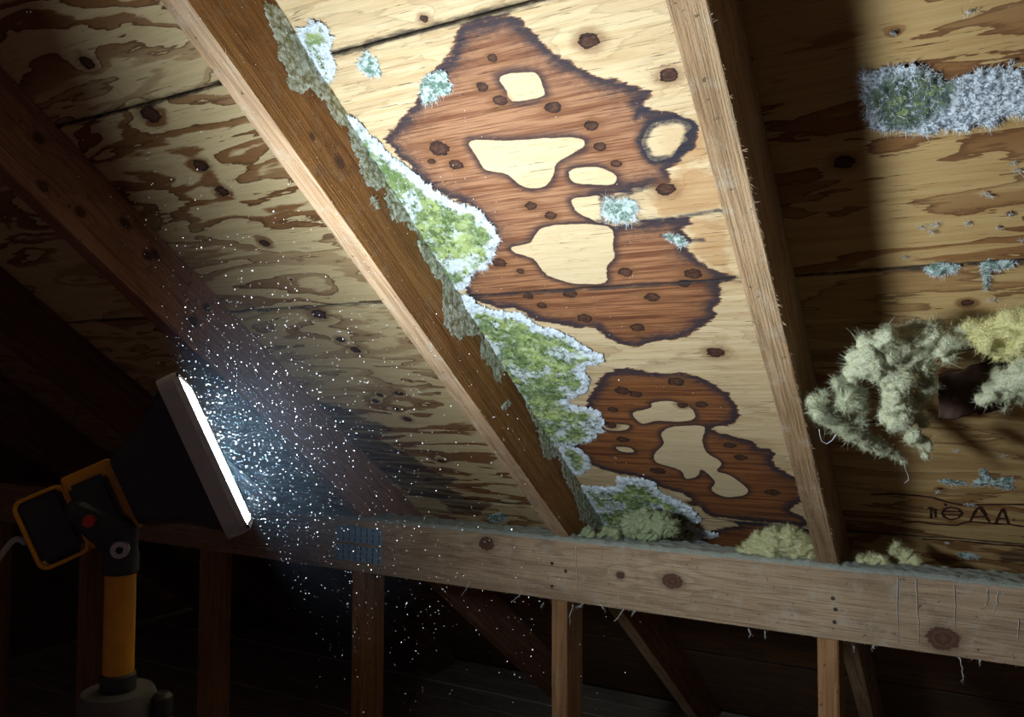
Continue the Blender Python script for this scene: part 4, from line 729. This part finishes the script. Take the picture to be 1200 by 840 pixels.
# yellow bracket: rounded frame with a broad front plate, black grip body inside
def extr(name, outer, inner, y0, y1, mat, M, parent=lamp):
    n = len(outer); V = []; F = []
    for y in (y0, y1):
        V += [(x, y, z) for x, z in outer]; V += [(x, y, z) for x, z in inner]
    for j in range(n):
        k = (j + 1) % n
        F += [(j, k, n + k, n + j), (2 * n + j, 3 * n + j, 3 * n + k, 2 * n + k), (j, 2 * n + j, 2 * n + k, k), (n + j, n + k, 3 * n + k, 3 * n + j)]
    bm = bmesh.new(); bv = [bm.verts.new(v) for v in V]
    for f in F: bm.faces.new([bv[i] for i in f])
    bmesh.ops.recalc_face_normals(bm, faces=bm.faces)
    bmesh.ops.bevel(bm, geom=[e for e in bm.edges], offset=.0006, segments=1, affect='EDGES')
    return bm_obj(name, bm, mat, parent, False, M)
def sh(L, dx, dz): return [(x + dx, z + dz) for x, z in L]
RR = lambda a, b, r: rrect(a, b, r, 5)
extr('handle_frame', sh(RR(.036, .024, .010), 0.002, -.160), sh(RR(.0325, .0205, .007), 0.002, -.160), -.008, .008, M_YEL, HM)
extr('bracket_plate', sh(RR(.037, .023, .003), 0, -.113), sh(RR(.025, .014, .008), .002, -.118), -.012, .012, M_YEL, HM)
box('battery_pack', -.026, .026, -.020, .020, -.133, -.098, M_BLACK, lamp, .004, HM)
box('grip', -.030, .031, -.0065, .0065, -.180, -.142, M_BLACK, lamp, .003, HM)
# swivel joint and pole (world-upright)
PM = Matrix.Translation((0, 0, 0))
toW = lambda v: Vector(v) + O3 - Vector((polex.x, polex.y, 0))
pt, pb_ = toW(LM['poletop']), toW(LM['polebot'])
pr = 17 * LM['k'] / F_PX
lathe('pole', [(pr, pb_.z - .005), (pr, pt.z + .01)], M_YEL, lamp)
lathe('upper_collar', [(pr + .001, pt.z), (pr + .0025, pt.z + .002), (pr + .0025, pt.z + .018), (pr + .001, pt.z + .022), (pr + .001, pt.z + .045), (pr - .003, pt.z + .050)], M_BLACK, lamp)
lathe('lower_collar', [(pr + .002, pb_.z - .014), (pr + .002, pb_.z + .001), (pr + .0005, pb_.z + .003)], M_BLACK, lamp)
jc = toW(LM['button'])
mid = toW(LC - Nv * .128)
def hull_pts(name, pts, r, mat):
    bm = bmesh.new()
    for p_ in pts: bmesh.ops.create_icosphere(bm, subdivisions=2, radius=p_[3] if len(p_) > 3 else r, matrix=Matrix.Translation(p_[:3]))
    res_ = bmesh.ops.convex_hull(bm, input=bm.verts); 
    bmesh.ops.delete(bm, geom=[g for g in res_['geom_interior'] if isinstance(g, bmesh.types.BMVert)], context='VERTS')
    return bm_obj(name, bm, mat, lamp, False)
tf = -f_ * .012
hull_pts('swivel_joint', [tuple(Vector((0, 0, pt.z + .045)) + tf * .4) + (.013,), tuple(mid + tf) + (.014,), tuple(Vector((0, 0, pt.z + .024)) + tf * .2) + (.013,)], .01, M_BLACK)
def disc(name, c, r, h, mat, axis):
    bm = bmesh.new(); bmesh.ops.create_cone(bm, cap_ends=True, segments=24, radius1=r, radius2=r * .9, depth=h)
    rot = Vector((0, 0, 1)).rotation_difference(axis).to_matrix().to_4x4()
    bmesh.ops.transform(bm, matrix=Matrix.Translation(c) @ rot, verts=bm.verts); return bm_obj(name, bm, mat, lamp)
bd = -(f_ * .95 + r_ * (-.35)).normalized()
disc('bolt_head', toW(LM['bolt']) + bd * .0185, .0088, .006, M_STEEL, bd); disc('bolt_recess', toW(LM['bolt']) + bd * .0218, .0035, .002, M_HOLE, bd)
disc('button', jc + bd * .026, .0058, .006, M_RED, bd)
hb_ = pb_.z - .014
lathe('stand_hub', [(.030, hb_ - .12), (.0345, hb_ - .112), (.0345, hb_ - .006), (.032, hb_), (.012, hb_ + .0005)], M_BASE, lamp, None, 40)
lathe('stand_column', [(.016, .10), (.016, hb_ - .119)], M_BASE, lamp)
for i in range(3):
    a = 2.0 + i * 2.094
    tube('stand_leg', [(math.cos(a) * .014, math.sin(a) * .014, .30), (math.cos(a) * .30, math.sin(a) * .30, .014)], .009, M_BASE, lamp, 10)
    lathe('foot', [(.013, .001), (.014, .010), (.010, .022)], M_BLACK, lamp, Matrix.Translation((math.cos(a) * .30, math.sin(a) * .30, 0)), 16)
kp = r_ * .043 + Vector((0, 0, hb_ - .012))
lathe('clamp_knob', [(.008, -.016), (.0095, -.012), (.0095, .006), (.006, .010)], M_BLACK, lamp, Matrix.Translation(kp), 12)
box('clamp_arm', .028, .044, -.006, .006, hb_ - .024, hb_ - .010, M_BLACK, lamp, .001, Matrix.Rotation(YAW, 4, 'Z'))
tube('lever', [tuple(kp + r_ * .008 + Vector((0, 0, -.014))), tuple(kp + r_ * .011 + Vector((0, 0, -.045)))], .003, M_RED, lamp, 8)
cb = toW(LC - Nv * .186 + Uv * .006)
pts = [cb, cb + (-r_ * .012 + u_ * .003), cb + (-r_ * .03 - u_ * .02), cb + (-r_ * .055 - u_ * .06), cb + (-r_ * .09 - u_ * .20), cb + (-r_ * .11 - u_ * .5), cb + (-r_ * .14 - u_ * .9)]
sp = []
for i in range(len(pts) - 1):
    a, b_, c_, d_ = pts[max(i - 1, 0)], pts[i], pts[i + 1], pts[min(i + 2, len(pts) - 1)]
    for q in range(6):
        t = q / 6; sp.append(.5 * ((2 * b_) + (c_ - a) * t + (2 * a - 5 * b_ + 4 * c_ - d_) * t * t + (3 * b_ - a - 3 * c_ + d_) * t ** 3))
sp.append(pts[-1]); tube('power_cord', sp, .0028, M_GREY, lamp, 8)

# ---------------------------------------------------------------- airborne dust in the beam
def motes(n, name, label):
    out = []
    while len(out) < n:
        m_ = n * 2
        dr = RNG.normal(size=(m_, 3)); dr /= np.linalg.norm(dr, axis=1)[:, None]
        Nn = np.array(Nv); c = dr @ Nn; ok = c > .02; dr = dr[ok]
        r = RNG.gamma(2.0, .17, len(dr)) + .01
        st = np.array(LC) + np.array(Uv) * RNG.uniform(-.075, .075, len(dr))[:, None] + np.array(Wv) * RNG.uniform(-.06, .06, len(dr))[:, None]
        p_ = st + dr * r[:, None]
        s_ = p_[:, 1] * CS - p_[:, 2] * SN; h_2 = p_[:, 1] * SN + p_[:, 2] * CS
        fw = p_ @ np.array(f_)
        ok = (h_2 < HB - .01) & (p_[:, 1] < YP - .01) & (p_[:, 0] < -.28) & (fw > .45) & (p_[:, 2] > -.75) & ((p_[:, 2] > -.36) | (RNG.random(len(p_)) < .35))
        out.extend(p_[ok].tolist())
    c = np.array(out[:n]); r = RNG.lognormal(math.log(.00037), .36, n)[:, None]
    o6 = np.array([(1, 0, 0), (-1, 0, 0), (0, 1, 0), (0, -1, 0), (0, 0, 1), (0, 0, -1.)])
    V = (c[:, None, :] + o6[None] * r[:, None, :]).reshape(-1, 3)
    f8 = np.array([(0, 2, 4), (2, 1, 4), (1, 3, 4), (3, 0, 4), (2, 0, 5), (1, 2, 5), (3, 1, 5), (0, 3, 5)])
    F = (np.arange(n)[:, None, None] * 6 + f8[None]).reshape(-1, 3)
    o = mesh(name, V, F, M_MOTE, None, None, kind='stuff', label=label, cat='dust'); o.location.z = EYE
motes(2700, 'dust_motes', 'bright airborne dust specks drifting in front of the lamp panel')

# local cloud of fine dust glowing in front of the lamp panel
hm = bpy.data.materials.new('dust_haze'); hm.use_nodes = True; t = hm.node_tree; t.nodes.remove(t.nodes['Principled BSDF'])
tc = t.nodes.new('ShaderNodeTexCoord'); ln = t.nodes.new('ShaderNodeVectorMath'); ln.operation = 'LENGTH'; t.links.new(tc.outputs['Object'], ln.inputs[0])
e1 = t.nodes.new('ShaderNodeMath'); e1.operation = 'MULTIPLY'; e1.inputs[1].default_value = -1 / .09; t.links.new(ln.outputs['Value'], e1.inputs[0])
e2 = t.nodes.new('ShaderNodeMath'); e2.operation = 'EXPONENT'; t.links.new(e1.outputs[0], e2.inputs[0])
e3 = t.nodes.new('ShaderNodeMath'); e3.operation = 'MULTIPLY'; e3.inputs[1].default_value = HAZE; t.links.new(e2.outputs[0], e3.inputs[0])
vs = t.nodes.new('ShaderNodeVolumeScatter'); vs.inputs['Color'].default_value = (.45, .72, 1, 1); vs.inputs['Anisotropy'].default_value = .0
t.links.new(e3.outputs[0], vs.inputs['Density']); t.links.new(vs.outputs[0], t.nodes['Material Output'].inputs['Volume'])
bm = bmesh.new(); bmesh.ops.create_icosphere(bm, subdivisions=3, radius=.26)
bmesh.ops.transform(bm, matrix=Matrix.Rotation(.3, 4, 'X'), verts=bm.verts)
cut = bmesh.ops.bisect_plane(bm, geom=bm.verts[:] + bm.edges[:] + bm.faces[:], plane_co=Nv * .004, plane_no=Nv, clear_inner=True)
bmesh.ops.contextual_create(bm, geom=[e for e in bm.edges if e.is_boundary])
hz_ = bm_obj('dust_haze', bm, hm, None, True, kind='stuff', label='faint blue haze of fine dust in front of the lamp panel', cat='haze'); hz_.location = LC + O3

# repeats share a group phrase
GROUPS = {'rafter': 'sloping rafters', 'stud': 'upright studs under the beam', 'mould_patch': 'mould growths on the plywood', 'mould_crust': 'mould crusts on the brown rafter',
          'insulation_flap': 'torn insulation hanging in the right bay', 'insulation_clump': 'insulation clumps on the plate', 'cobweb_strand': 'cobweb strands on the beam', 'hanging_fibre': 'fibres hanging from the insulation'}
for o in list(scn.objects):
    k = o.name.split('.')[0]
    if o.parent is None and k in GROUPS and 'category' in o: o['group'] = GROUPS[k]
